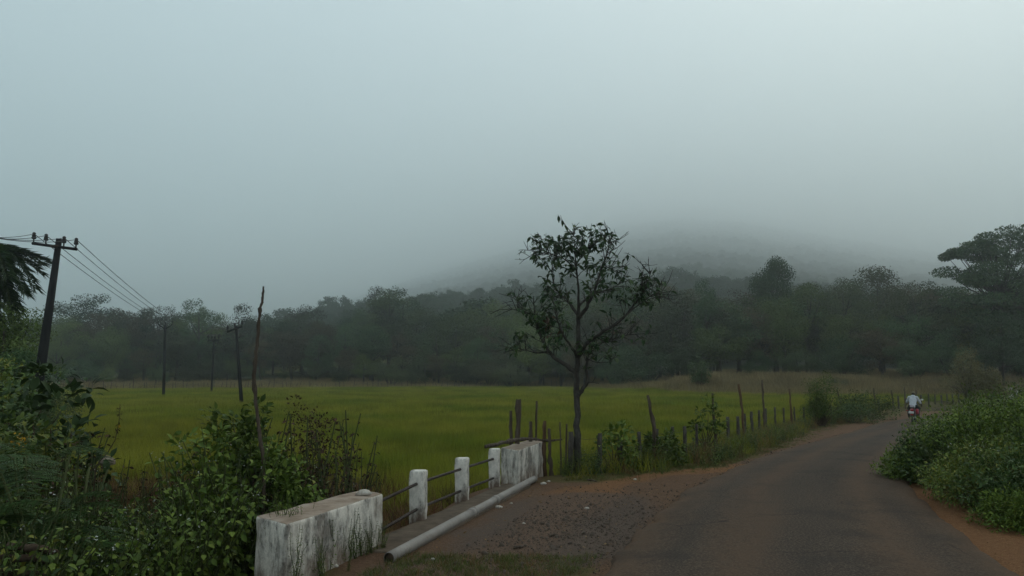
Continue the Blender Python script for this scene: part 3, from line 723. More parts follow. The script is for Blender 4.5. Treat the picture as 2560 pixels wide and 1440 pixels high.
# grey plastic pipe
m, nt, p, out = _new('grey_plastic')
n_ = noise(nt, 3, 5, .7); n2_ = noise(nt, 18, 5, .75)
col = ramp(nt, n_, [(.3, (.15, .128, .11)), (.7, (.225, .20, .178))])
col = mixc(nt, mrange(nt, n2_, .52, .7, 0, .6), col, (.13, .085, .06))
nt.links.new(col, p.inputs['Base Color']); p.inputs['Roughness'].default_value = .6
M['pipe'] = m
P0 = np.array([*gp(972, 1408), .046]); P1 = np.array([*gp(1336, 1204), .048])
pe = empty('drain_pipe', P0)
def hollow(name, a, b, r_, th, parent, mat, n=28, k=10):
    t = np.linspace(0, 1, k)[:, None]; P = a + (b - a) * t; P[:, 2] += np.sin(np.linspace(0, 3.1, k)) * .006; P[:, 0] += np.sin(np.linspace(0, 3.1, k)) * .012
    mb = MB(); mb.tube(P, r_, n, caps=False); mb.tube(P, r_ - th, n, caps=False)
    V = np.vstack(mb.V); F = [f for f in mb.F]; N_ = k * n; j = np.arange(n); j2 = (j + 1) % n
    for o0 in (0, (k - 1) * n): F.append(np.stack([o0 + j, o0 + j2, N_ + o0 + j2, N_ + o0 + j], -1))
    return link(name, mesh(name, V, F, [mat], smooth=False), parent)
dv = P1 - P0
hollow('tube', np.zeros(3), dv * .42, .056, .006, pe, M['pipe']); hollow('tube', dv * .42, dv * .60, .053, .006, pe, M['pipe']); hollow('tube', dv * .60, dv, .055, .006, pe, M['pipe'])
for f0, f1 in ((.405, .425), (.43, .436), (.585, .61)): hollow('coupling', dv * f0, dv * f1,   .063, .008, pe, M['pipe'], k=3)
mb = MB(); mb.tube([dv * .006, dv * .03], .0495, 20); mb.obj('mud_plug', [M['cement']], pe)
for o in pe.children:
    o.data.polygons.foreach_set('use_smooth', np.ones(len(o.data.polygons), bool))
tag(pe, 'long grey plastic pipe lying along the road edge of the culvert', 'pipe')

# ------------------------------------------------------------------ sticks, stakes and fence
def crooked(P, R, mat, name, parent=None, n=8, sub=5, wob=.12, r=None, knots=True):
    r = r or rng
    P = np.asarray(P, float); R = np.asarray(R, float); t = np.linspace(0, len(P) - 1, (len(P) - 1) * sub + 1)
    Q = np.stack([np.interp(t, np.arange(len(P)), P[:, k]) for k in range(3)], -1); RR = np.interp(t, np.arange(len(R)), R)
    for _ in range(2): Q[1:-1] = (Q[:-2] + 2 * Q[1:-1] + Q[2:]) / 4
    Q[1:-1] += r.normal(size=(len(Q) - 2, 3)) * RR[1:-1, None] * wob * 2
    RR = RR * (1 + r.normal(size=len(RR)) * wob) * (1 + (.35 * (r.random(len(RR)) < .12) if knots else 0))
    mb = MB(); mb.tube(Q, RR, n); V = mb.V[0]; c = len(Q) * n
    V[:c] += r.normal(size=(c, 3)) * np.repeat(RR, n)[:, None] * .10
    return mb.obj(name, [M[mat]], parent, True)
# tall bare stick in the weeds on the left
d = 8.6
P = [at(x, y, d) for x, y in ((660, 1190), (655, 1120), (645, 1050), (640, 1010), (634, 950), (641, 880), (648, 800), (650, 772), (657, 745), (659, 716))]
P.insert(0, np.array([P[0][0] + .02, d, -.6])); P = np.array(P); b0 = P[0].copy()
o = crooked(P - b0, [.020, .019, .019, .018, .018, .021, .017, .016, .015, .012, .009], 'deadwood', 'dead_stick', n=8, wob=.10); o.location = b0
tag(o, 'tall crooked bare stick standing out of the weeds', 'stick')
def stake(px, pyt, pyb, d, r0, lean_px, mat, label, group=None, fork=False, r1=None):
    zb = float(ground_z((px - CX) / FPX * d, d)) - .15
    T = at(px + lean_px, pyt, d); Bp = at(px, min(pyb, HZ + (CAMH - zb) * FPX / d), d); Bp[2] = min(Bp[2], zb)
    mid = (T + Bp) / 2 + np.array([rng.normal() * .025, rng.normal() * .02, 0])
    r0 *= .78; r1 = (r1 or r0) * .8
    o = crooked(np.array([Bp, mid, T]) - Bp, [r0, r0 * .95, r1], mat, 'wooden_stake', n=9, sub=6, wob=.07); o.location = Bp
    return tag(o, label, 'stake', group)
stake(1276, 1027, 1150, 15.6, .045, 1, 'deadwood', 'short dark stake tied to a thicker stump behind the far parapet block')
stake(1284, 999, 1150, 15.4, .06, 12, 'deadwood', 'thick weathered stump leaning behind the far parapet block', r1=.06)
stake(1326, 1054, 1150, 15.9, .045, 1, 'deadwood', 'short stub stake beside the thin leaning stick behind the parapet')
stake(1332, 1003, 1150, 16.1, .032, 10, 'deadwood', 'thin leaning stick behind the far parapet block')
stake(1365, 1052, 1180, 15.6, .045, -3, 'deadwood_red', 'split reddish stake at the corner of the far parapet block')
stake(1378, 1072, 1190, 15.5, .045, -5, 'deadwood', 'leaning dark stake right of the split reddish stake')
stake(1400, 1055, 1180, 16.4, .022, 0, 'deadwood', 'thin upright stick between the parapet and the lone tree')
stake(1410, 1060, 1180, 16.6, .03, 7, 'deadwood', 'slim slanting stick just left of the lone tree')
P = np.array([at(1214, 1117, 13.6), at(1245, 1110, 14.0), at(1290, 1098, 14.6), at(1330, 1098, 15.3), at(1372, 1102, 15.6), at(1405, 1099, 15.9)]); P[:, 2] = np.maximum(P[:, 2], .6)
o = crooked(P - P[0], [.028, .03, .03, .026, .02, .014], 'deadwood', 'fallen_branch', n=8, wob=.12); o.location = P[0]
tag(o, 'crooked dead branch resting across the far parapet block', 'branch')

fence = empty('road_fence', (1.1, 15.5, 0)); FB = np.array([1.1, 15.5, 0])
tops = []
FP = [(1427, 1080, 15.6), (1500, 1083, 16.0), (1550, 1085, 16.4), (1597, 1080, 16.6), (1642, 1072, 17.2), (1681, 1067, 17.8), (1711, 1066, 18.4), (1741, 1060, 19.2), (1819, 1042, 23.0), (1844, 1041, 24.2), (1862, 1034, 26), (1878, 1029, 28), (1897, 1026, 30.5), (1914, 1021, 32.5), (1937, 1018, 34.6), (1959, 1019, 36.4), (1985, 1017, 38.2), (2009, 1017, 39.6), (2033, 1015, 40.6), (2077, 1013, 42.4), (2094, 1011, 43.2), (2117, 1012, 44.5)]
FP += [(2150, 1004, 50), (2195, 998, 55), (2245, 990, 62), (2262, 986, 64.5), (2302, 987, 68), (2321, 984, 70), (2337, 985, 72), (2353, 987, 74), (2367, 984, 75.5), (2381, 985, 76.5), (2396, 984, 78), (2420, 984, 80), (2450, 982, 84), (2477, 979, 86)]
for k, (px, py, d) in enumerate(FP):
    T = at(px, py, d); z0 = float(ground_z(T[0], d)); r0 = .043 * rng.uniform(.8, 1.25) * (1 if d < 45 else 1.5)
    Bp = np.array([T[0] + rng.normal() * .02, T[1], z0 - .15])
    o = crooked(np.array([Bp, (Bp + T) / 2, T]) - FB, [r0, r0, r0 * .95], 'postwood', 'post', fence, n=8, sub=4, wob=.05, knots=False)
    tops.append(T)
for k, (px, pyt, d, lean) in enumerate(((1622, 988, 16.9, -3), (1787, 983, 20.5, -6), (1852, 960, 25, -6), (1905, 950, 31.5, 0), (1975, 972, 37.5, -2), (2046, 955, 40.5, -4), (2105, 975, 44, -12), (2186, 970, 56, -2), (2228, 975, 60, 0), (2260, 968, 64, 1), (2290, 975, 67, 0))):
    T = at(px + lean, pyt, d); Bp = at(px + 4, HZ + 60, d); Bp[2] = float(ground_z(Bp[0], d)) - .15
    mid = (T + Bp) / 2 + np.array([rng.normal() * .05, 0, 0])
    crooked(np.array([Bp, mid, T]) - FB, [.034 * (1 + d / 70), .032 * (1 + d / 70), .022 * (1 + d / 70)], 'deadwood_red' if k in (2, 4) else 'deadwood', 'stake', fence, n=7, sub=5, wob=.1)
for dz in (-.10, -.38):
    Q = []
    for a, b in zip(tops[:-1], tops[1:]):
        for f in (0, .5): Q.append(a + (b - a) * f + np.array([0, 0, dz - (.03 if f else 0)]))
    mb = MB(); mb.tube(np.array(Q) - FB, .0035, 4); mb.obj('wire_strand', [M['wire']], fence)
tag(fence, 'fence of rough short posts and taller sticks strung with wire along the road', 'fence')

# far fence behind the field
ff = empty('field_fence', (-60, 120, .4)); r = np.random.default_rng(55); last = None; Qs = []
for px in np.arange(150, 1420, 13.5):
    px = px + r.normal() * 4; d = float(FAR((px - CX) / FPX * 128)) + 1.0; x = (px - CX) / FPX * d; z0 = float(ground_z(x, d))
    h = 1.3 * r.uniform(.75, 1.15) * (1.5 if r.random() < .15 else 1)
    crooked(np.array([(x, d, z0 - .1), (x + r.normal() * .05, d, z0 + h * .5), (x + r.normal() * .12, d, z0 + h)]) - np.array([-60, 120, .4]), [.06, .055, .045], 'deadwood', 'post', ff, n=5, sub=2, wob=.05, knots=False, r=r)
    Qs.append((x, d, z0 + h * .7))
mb = MB(); mb.tube(np.array(Qs) - np.array([-60, 120, .4]), .012, 4); mb.obj('wire_strand', [M['wire']], ff)
tag(ff, 'low stick fence along the far edge of the paddy field', 'fence')

# ------------------------------------------------------------------ power poles and wires
def insulator(parent, p_, s=1.0):
    prof = [(.018, 0), (.018, .09), (.05, .09), (.062, .13), (.045, .15), (.058, .18), (.040, .20), (.044, .25), (.02, .27), (0.001, .27)]
    n = 10; th = np.arange(n) * 2 * math.pi / n
    V = np.array([(r_ * math.cos(a) * s, r_ * math.sin(a) * s, z * s) for r_, z in prof for a in th]) + p_
    i = (np.arange(len(prof) - 1)[:, None] * n); j = np.arange(n)[None]; j2 = (j + 1) % n
    return link('insulator', mesh('insulator', V, [np.stack([i + j, i + j2, i + n + j2, i + n + j], -1).reshape(-1, 4)], [M['insulator']], smooth=True), parent)
def power_pole(pt, pb, d, r0, r1, arm_l, arm_r, ins, label, arm_drop=0.28, v=False):
    T = at(*pt, d); Bt = at(*pb, d); z0 = float(ground_z(Bt[0], d)); s = (z0 - .5 - T[2]) / (Bt[2] - T[2]); Bt = T + (Bt - T) * s
    e = empty('power_pole', (Bt[0], Bt[1], Bt[2])); ax = (T - Bt) / np.linalg.norm(T - Bt)
    mb = MB(); mb.tube(np.array([Bt, (T + Bt) / 2, T]) - Bt, [r0, (r0 + r1) / 2, r1], 12); mb.obj('shaft', [M['polewood']], e, False)
    tips = []
    if v:
        c = T - Bt - ax * .45
        for sg in (-1, 1):
            q = np.array([c, c + np.array([sg * .55, 0, .35]), c + np.array([sg * .72, 0, .55])])
            mb = MB(); mb.tube(q, .05, 5); mb.obj('crossarm', [M['polewood']], e); insulator(e, q[-1], 1.2); tips.append(Bt + q[-1] + np.array([0, 0, .3]))
        insulator(e, T - Bt - np.array([0, 0, .05]), 1.3); tips.append(T + np.array([0, 0, .25]))
    else:
        a, b = at(*arm_l, d), at(*arm_r, d); a = a + np.array([0, -.12, 0]); b = b + np.array([0, -.12, 0])
        mb = MB(); mid = (a + b) / 2; L_ = np.linalg.norm(b - a)
        mb.tube(np.array([a, b]) - Bt, .045 * max(1, d / 40), 4); mb.obj('crossarm', [M['polewood']], e)
        mb = MB(); cc = a + (b - a) * np.clip(((T[0] - ax[0] * .4) - a[0]) / (b[0] - a[0]), .2, .8); mb.box(cc - Bt, (r1 * 2.5, r1 * 2.9, .07)); mb.obj('clamp', [M['iron']], e)
        for f in ins:
            q = a + (b - a) * f; insulator(e, q - Bt + np.array([0, 0, .04]), 1.15 * max(1, d / 45)); tips.append(q + np.array([0, 0, .30 * max(1, d / 45)]))
    tag(e, label, 'power pole'); return tips
t1 = power_pole((148, 597), (100, 935), 25, .19, .085, (86, 610), (198, 625), (.03, .30, .70, .97), 'big leaning dark power pole with four insulators beside the palm')
t2 = power_pole((590, 815), (604, 1010), 62, .15, .10, (569, 830), (607, 816), (.03, .5, .97), 'power pole leaning left, just left of the tall bare stick')
t3 = power_pole((535, 848), (529, 975), 96, .13, .09, (521, 851), (548, 851), (.03, .35, .65, .97), 'distant faint power pole between two others in the field')
t4 = power_pole((413, 812), (409, 975), 82, .15, .11, None, None, (), 'power pole with forked top standing at the far field edge', v=True)
def wire(a, b, sag, label, rad=.008):
    t = np.linspace(0, 1, 24)[:, None]; P = a + (b - a) * t; P[:, 2] -= (sag * 4 * t * (1 - t))[:, 0]
    mb = MB(); mb.tube(P - P[0], rad, 5); o = mb.obj('power_wire', [M['wire']]); o.location = P[0]; tag(o, label, 'wire', 'power wires')
nm = ('lowest', 'second', 'third', 'topmost')
for k, f in enumerate(t1):
    wire(f, t3[k], 1.0, 'wire running from the %s insulator of the big pole to the far pole' % ('first', 'second', 'third', 'fourth')[k], .011)
    far_ = at(-420, 470 + (6, 3, -12, -10)[k] + 4 * k, 12) ; far_[0] += -.0
    wire(f, far_, .35, 'wire running off the left edge from the %s insulator of the big pole' % ('first', 'second', 'third', 'fourth')[k], .009)

# ------------------------------------------------------------------ the lone tree
def lone_tree():
    d0 = 15.7; r = np.random.default_rng(12)
    cp = lambda cx, cy, dd=0.0: at(1200 + cx * .4723, 520 + cy * .4723, d0 + dd)
    b = cp(515, 1400); b[2] = float(ground_z(b[0], b[1])) - .05
    e = empty('lone_tree', b); tb = MB()
    def limb(P, R, n=7, sub=4):
        P = np.array(P); R = np.array(R, float)
        t = np.linspace(0, len(P) - 1, (len(P) - 1) * sub + 1)
        Q = np.stack([np.interp(t, np.arange(len(P)), P[:, k]) for k in range(3)], -1); RR = np.interp(t, np.arange(len(R)), R)
        for _ in range(2): Q[1:-1] = (Q[:-2] + 2 * Q[1:-1] + Q[2:]) / 4
        Q[1:-1] += r.normal(size=(len(Q) - 2, 3)) * RR[1:-1, None] * .18
        tb.tube(Q - b, RR * (1 + r.normal(size=len(RR)) * .05), n); return Q
    trunk = limb([b, cp(515, 1200), cp(513, 1000), cp(512, 870), cp(516, 780), cp(520, 680), cp(521, 590), cp(523, 440), cp(508, 310), cp(500, 215), cp(496, 130)],
                 [.088, .064, .058, .053, .046, .041, .036, .022, .016, .010, .005], 10)
    Ls = []
    Ls.append(limb([cp(513, 1005), cp(545, 955, -.05), cp(572, 915, -.1), cp(560, 850, -.15), cp(572, 780, -.2), cp(600, 730, -.25)], [.045, .04, .034, .028, .02, .008]))
    Ls.append(limb([cp(510, 875), cp(460, 832, .1), cp(400, 802, .2), cp(365, 760, .25), cp(335, 710, .3), cp(300, 640, .3), cp(286, 540, .35), cp(283, 465, .3)], [.045, .042, .036, .03, .025, .02, .014, .006]))
    Ls.append(limb([cp(521, 585), cp(552, 545, -.15), cp(582, 490, -.25), cp(612, 420, -.35), cp(650, 300, -.4), cp(680, 220, -.45), cp(687, 150, -.45)], [.042, .036, .03, .024, .018, .012, .004]))
    Ls.append(limb([cp(519, 570), cp(490, 520, .15), cp(440, 470, .3), cp(395, 425, .4), cp(378, 330, .45), cp(395, 235, .5)], [.034, .028, .022, .018, .012, .005]))
    Ls.append(limb([cp(516, 800), cp(560, 720, -.15), cp(640, 660, -.35), cp(715, 620, -.5), cp(772, 570, -.6), cp(825, 500, -.65), cp(880, 420, -.7), cp(905, 330, -.7)], [.042, .036, .03, .026, .022, .017, .012, .005]))
    Ls.append(limb([cp(522, 520), cp(560, 480, .2), cp(620, 445, .4), cp(690, 430, .55), cp(760, 390, .6)], [.026, .02, .016, .011, .005]))
    Ls.append(limb([cp(365, 760, .25), cp(300, 770, .1), cp(240, 752, 0), cp(165, 732, -.1)], [.018, .014, .009, .004]))
    Ls.append(limb([cp(290, 560, .35), cp(240, 560, .2), cp(190, 540, .1), cp(150, 530, .1)], [.013, .010, .007, .003]))
    Ls.append(limb([cp(240, 560, .2), cp(205, 510, .15), cp(195, 460, .15)], [.008, .006, .003]))
    Ls.append(limb([cp(650, 300, -.4), cp(690, 320, -.5), cp(740, 315, -.55), cp(775, 295, -.6)], [.010, .008, .006, .003]))
    Ls.append(limb([cp(516, 790), cp(480, 730, -.3), cp(430, 660, -.55), cp(400, 560, -.7), cp(385, 470, -.7)], [.03, .024, .018, .012, .005]))
    Ls.append(limb([cp(560, 720, -.15), cp(620, 720, .2), cp(690, 700, .45), cp(780, 670, .5), cp(870, 665, .5)], [.02, .016, .012, .009, .004]))
    Ls.append(limb([cp(572, 800, -.2), cp(620, 820, -.3), cp(690, 815, -.35)], [.014, .010, .004]))
    Ls.append(limb([cp(772, 570, -.6), cp(850, 500, -.3), cp(910, 460, -.2), cp(965, 440, -.1)], [.014, .011, .008, .003]))
    Ls.append(limb([cp(512, 330), cp(450, 270, -.3), cp(370, 240, -.4), cp(300, 215, -.4)], [.014, .010, .007, .003]))
    Ls.append(limb([cp(508, 300), cp(560, 230, .3), cp(600, 160, .35)], [.012, .008, .003]))
    # twigs with leaves
    dens = [((500, 250), (230, 170), 1.1), ((390, 420), (120, 130), 1.0), ((800, 440), (170, 110), 1.15), ((560, 700), (130, 100), 1.3), ((330, 600), (120, 130), 1.0), ((640, 370), (130, 110), .8), ((200, 720), (60, 40), .9), ((640, 840), (60, 40), .7), ((498, 140), (60, 60), 1.0), ((850, 680), (60, 30), .6)]
    def inten(p_):
        q = p_; px = CX + FPX * 0; 
        v = (q - np.array([0, 0, CAMH])); dyc = v[1] * math.cos(PITCH) + v[2] * math.sin(PITCH); up = -v[1] * math.sin(PITCH) + v[2] * math.cos(PITCH)
        cx_ = (CX + FPX * v[0] / dyc - 1200) / .4723; cy_ = (CY - FPX * up / dyc - 520) / .4723
        return max(a * math.exp(-(((cx_ - c[0]) / s_[0]) ** 2 + ((cy_ - c[1]) / s_[1]) ** 2)) for c, s_, a in dens), cx_, cy_
    LP, LD = [], []
    tw = MB()
    def twig(p_, dirn, ln, depth):
        k = 4; Q = [p_]
        dcur = dirn / np.linalg.norm(dirn)
        for q in range(k):
            dcur = dcur + r.normal(size=3) * .16 + np.array([0, 0, .06]); dcur /= np.linalg.norm(dcur); Q.append(Q[-1] + dcur * ln / k)
        tb.tube(np.array(Q) - b, np.linspace(.007, .003, k + 1) * (1.2 if depth else .8), 4, caps=False)
        I, cx_, cy_ = inten(Q[-1])
        if depth and r.random() < .75:
            for _ in range(2): twig(Q[2], dcur + r.normal(size=3) * .8, ln * .6, depth - 1)
        if r.random() < min(1, .12 + I * 1.2) and not (cy_ > 860 or cx_ < 140):
            nl = int(r.integers(2, 5)) if I > .3 else int(r.integers(1, 4))
            for q in range(nl):
                a = r.uniform(0, 6.28); base_ = Q[-1] - dcur * r.uniform(0, ln * .55)
                LP.append(base_); LD.append(np.array([math.cos(a), math.sin(a), 0]) * .7 + dcur * .45 + np.array([0, 0, r.uniform(-1.1, .1)]))
    for L_ in [trunk[26:]] + Ls:
        seg = np.linalg.norm(np.diff(L_, axis=0), axis=1).sum(); n = int(seg / .045)
        for q in range(n):
            f = r.uniform(.28, 1.0) * (len(L_) - 1); k = min(int(f), len(L_) - 2); p_ = L_[k] + (L_[k + 1] - L_[k]) * (f - k)
            I, _, cy_ = inten(p_)
            if r.random() > .45 + .6 * I: continue
            ax = L_[k + 1] - L_[k]; ax /= np.linalg.norm(ax) + 1e-9
            dn = rdir(1, r)[0]; dn -= ax * dn.dot(ax); dn /= np.linalg.norm(dn)
            twig(p_, dn + ax * .7 + np.array([0, 0, .25]), r.uniform(.18, .50), 1)
    tb.obj('trunk', [M['bark']], e, True)
    LP = np.array(LP); LD = np.array(LD); n = len(LP)
    order = np.argsort(LP[:, 1])          # nearest the camera first
    Ln = r.uniform(.09, .17, n); x, y, z = frame(LD, r.normal(size=(n, 3)) * .35 + np.array([0, 0, 1.]))
    T, F = LEAF8
    kinds = []
    for k in range(4):
        Tk = T.copy(); Tk[:, 0] *= .46; Tk[-1, 2] -= .06 * k; Tk[4:7, 2] -= .04 * k
        kinds.append(mesh('leaf', Tk, F, [M['treeleaf'] if k < 3 else M['treeleaf_old']], var=np.full(8, k / 3.), smooth=True))
    lowc = np.array([inten(q)[2] for q in LP])
    for k in order[:300]:
        o = link('leaf', kinds[3 if (560 < lowc[k] < 860 and r.random() < .35) else int(r.integers(3))], e)
        mt = Matrix(((x[k, 0], y[k, 0], z[k, 0]), (x[k, 1], y[k, 1], z[k, 1]), (x[k, 2], y[k, 2], z[k, 2]))).to_4x4()
        o.matrix_local = Matrix.Translation(Vector(LP[k] - b)) @ mt @ Matrix.Diagonal((*([Ln[k]] * 3), 1))
    rest = order[300:]
    mb = MB(); Tk = T.copy(); Tk[:, 0] *= .46
    leaves(mb, (Tk, F), LP[rest] - b, LD[rest], Ln[rest], Ln[rest], r=r)
    o = mb.obj('foliage', [M['treeleaf']], e, True); o['kind'] = 'stuff'
    tag(e, 'slender lone tree with large sparse leaves standing by the fence', 'tree')
    print('lone tree leaves', n)
lone_tree()

# ------------------------------------------------------------------ near plants (one kind built once, then copied)
def weed_proto(seed, h, nst, leaf, mat='weed', flowers=True, spread=.25, wf=.55, gap=.085, droop=-.35, bare=.15, tmpl=LEAF8):
    r = np.random.default_rng(seed); sb, lb, fb = MB(), MB(), MB()
    LP, LD, LL = [], [], []; FPp = []
    for s_ in range(nst):
        a = r.uniform(0, 6.28); hh = h * r.uniform(.6, 1.0); sp = spread * h * r.uniform(.2, 1)
        k = 6; t = np.linspace(0, 1, k)
        P = np.stack([math.cos(a) * sp * t ** 1.5, math.sin(a) * sp * t ** 1.5, hh * t], -1); P[1:] += r.normal(size=(k - 1, 3)) * .02 * h; P[0] = (r.normal() * .03, r.normal() * .03, -.05)
        sb.tube(P, np.linspace(.008, .003, k) * max(.6, h), 4, caps=False)
        zc = np.arange(bare * hh, hh, gap); ph = r.uniform(0, 6.28)
        for q, z in enumerate(zc):
            p_ = np.array([np.interp(z, P[:, 2], P[:, c]) for c in range(3)])
            for sg in (0, math.pi):
                an = ph + q * math.pi / 2 + sg + r.normal() * .3; L_ = leaf * r.uniform(.55, 1.1) * (1.15 - .5 * z / hh)
                off = np.array([math.cos(an), math.sin(an), 0])
                br = r.uniform(0, .10) * h * (1 - z / hh)
                LP.append(p_ + off * br + np.array([0, 0, br * .5])); LD.append(off + np.array([0, 0, droop + r.normal() * .3])); LL.append(L_)
        if flowers and r.random() < .28:
            for q in range(int(r.integers(1, 4))):
                FPp.append(P[-1] + r.normal(size=3) * np.array([.05, .05, .025]))
    n = len(LP); LL = np.array(LL)
    leaves(lb, tmpl, np.array(LP), np.array(LD), LL, LL * wf / (.84 if tmpl is LEAF8 else 1.), r=r, var=np.clip(r.normal(size=n) * .25 + .45, 0, 1))
    if FPp:
        FPp = np.array(FPp)
        for q in range(3): leaves(fb, LEAF2, FPp, rdir(len(FPp), r) + np.array([0, 0, .6]), .013, .011, r=r)
    return sb.me('stem', [M['stem']]), lb.me('foliage', [M[mat]]), fb.me('flower_heads', [M['flower']]) if fb.n else None
def shrub_proto(seed, rad, h, nleaf, leaf, mat, wf=.5, flat=.75, nb=12, tmpl=LEAF8, clump=16, stem='twig', up=.15, lo=.55):
    r = np.random.default_rng(seed); sb, lb = MB(), MB(); LP, LD = [], []
    cl = []
    for k in range(nb * 2):
        dn = rdir(1, r)[0]; dn[2] = abs(dn[2]) * 1.0 - .12; q = r.uniform(lo, 1.0)
        c = np.array([dn[0] * rad * q, dn[1] * rad * q, h * (.25 + .72 * max(dn[2], -.12) * q)]); cl.append(c)
        m_ = c * .5 + np.array([0, 0, .05 * h]) + r.normal(size=3) * .05 * rad
        sb.tube([(r.normal() * .04, r.normal() * .04, -.08), m_, c], np.array([.016, .009, .003]) * max(h, .7), 5, caps=False)
    per = nleaf // len(cl)
    for c in cl:
        R_ = rad * r.uniform(.22, .36); d = rdir(per, r); d[:, 2] *= flat
        LP.append(c + d * (R_ * np.cbrt(r.random(per)))[:, None]); LD.append(d + r.normal(size=(per, 3)) * .6 + np.array([0, 0, up]))
    LP = np.vstack(LP); LD = np.vstack(LD); LP[:, 2] *= h / np.percentile(LP[:, 2], 98.5); LP[:, 2] = np.maximum(LP[:, 2], .02); n = len(LP); LL = leaf * r.uniform(.6, 1.15, n)
    leaves(lb, tmpl, LP, LD, LL, LL * wf / (.84 if tmpl is LEAF8 else 1.), r=r, var=np.clip(r.normal(size=n) * .25 + .45, 0, 1))
    return sb.me('stem', [M[stem]]), lb.me('foliage', [M[mat]]), None
def put(name, proto, x, y, s, label, cat, group=None, z=None, sz=None, rz=None, sink=.03, tilt=.06):
    z = float(ground_z(x, y)) if z is None else z
    t = empty(name, (x, y, z - sink)); t.rotation_euler = (rng.normal() * tilt, rng.normal() * tilt, rng.uniform(0, 6.28) if rz is None else rz)
    t.scale = (s, s, sz or s)
    link('stem', proto[0], t); link('foliage', proto[1], t)['kind'] = 'stuff'
    if proto[2]: link('flower_heads', proto[2], t)['kind'] = 'stuff'
    return tag(t, label, cat, group)

WH = (.45, .7, .95, 1.2, 1.5)
W = {h: [weed_proto(60 + k + int(h * 100), h, 6 + int(h * 4), .105, 'weed' if k < 3 else 'weed_yellow', spread=.42) for k in range(4)] for h in WH}
WD = {h: [weed_proto(80 + k + int(h * 100), h, 6 + int(h * 4), .10, 'weed_dark', False, spread=.42) for k in range(2)] for h in WH}
WTOP = np.array([(-400, 1110), (0, 1120), (150, 1120), (230, 1185), (300, 1215), (420, 1205), (470, 1120), (530, 1035), (610, 1030), (660, 1070), (720, 1150), (800, 1195), (900, 1225), (960, 1240)])
cnt = 0
for k in range(370):
    d = 4.3 + 6.2 * rng.random() ** 1.0; px = rng.uniform(-130, 960); x = (px - CX) / FPX * d
    if ip(LINE, d) - x < .55 + .35 * (d < 8.8): continue
    if px > 640 and d < 6.6 and ip(LINE, d) - x < .9: continue
    top = float(np.interp(px, WTOP[:, 0], WTOP[:, 1])) + abs(rng.normal()) * 60 + max(0, (8.5 - d)) * 38
    zt = CAMH - (top - HZ) / FPX * d; z0 = float(ground_z(x, d)); h = zt - z0
    if h < .25: continue
    h = min(h, 1.7); hk = min(WH, key=lambda q: abs(q - h)); dk = rng.random() < .22
    pr = WD[hk][int(rng.integers(2))] if dk else W[hk][int(rng.integers(4))]
    wh = 'under the feathery shrubs at the left edge' if px < 230 else 'in the low tangle below the russet gap' if px < 480 else 'around the foot of the tall bare stick' if px < 700 else 'behind the near parapet block'
    lk = ('tall ' if h > 1.05 else 'low ' if h < .6 else '') + ('dark leafy weed ' if dk else 'flowering leafy weed '); put('weed', pr, x, d, h / hk, lk + wh, 'weed', lk + wh, z=z0); cnt += 1
dryw = [weed_proto(95 + k, 1.0, 4, .05, 'deadleaf', False, .22, .45, .06, -.2, .35) for k in range(3)]
for (pa, pb, ta, tb_, da, db_, n_) in ((470, 930, 1000, 1100, 8.8, 11.5, 34), (240, 480, 1090, 1180, 8, 12, 16), (60, 240, 1020, 1100, 8, 10, 8)):
    for k in range(n_):
        d = rng.uniform(da, db_); T = at(rng.uniform(pa, pb), rng.uniform(ta, tb_), d); z0 = float(ground_z(T[0], d)); h = T[2] - z0
        if h < .4 or ip(LINE, d) - T[0] < .6: continue
        put('dry_stalk', dryw[int(rng.integers(3))], T[0], d, h, 'thin dead brown stalk rising out of the weeds', 'plant', 'dead stalks among the weeds', z=z0)
# weeds hugging the near parapet
thin = [weed_proto(90 + k, 1.0, 7, .06, 'weed_yellow' if k == 1 else 'weed', False, .22, .3, .05, -.1) for k in range(3)]
for (px, py, h) in ((672, 1445, .7), (684, 1440, .62), (698, 1436, .72), (708, 1430, .55), (728, 1440, .7), (752, 1432, .62), (812, 1418, .55), (720, 1425, .6), (745, 1420, .55), (775, 1415, .6), (800, 1410, .5), (828, 1400, .45), (862, 1398, .5), (892, 1388, .42), (918, 1380, .4), (943, 1372, .34), (700, 1450, .6), (735, 1440, .42), (765, 1440, .5), (790, 1435, .38), (815, 1420, .33), (845, 1405, .36), (880, 1395, .48), (905, 1385, .3), (930, 1375, .3), (950, 1370, .22), (725, 1470, .5), (800, 1460, .4), (860, 1425, .22)):
    g2 = gp(px, py); put('weed', thin[int(rng.integers(3))], g2[0] + .06, g2[1] - .1, h, 'thin-leaved weed growing against the near parapet block', 'weed', 'weeds against the near parapet', sz=h * 1.1)
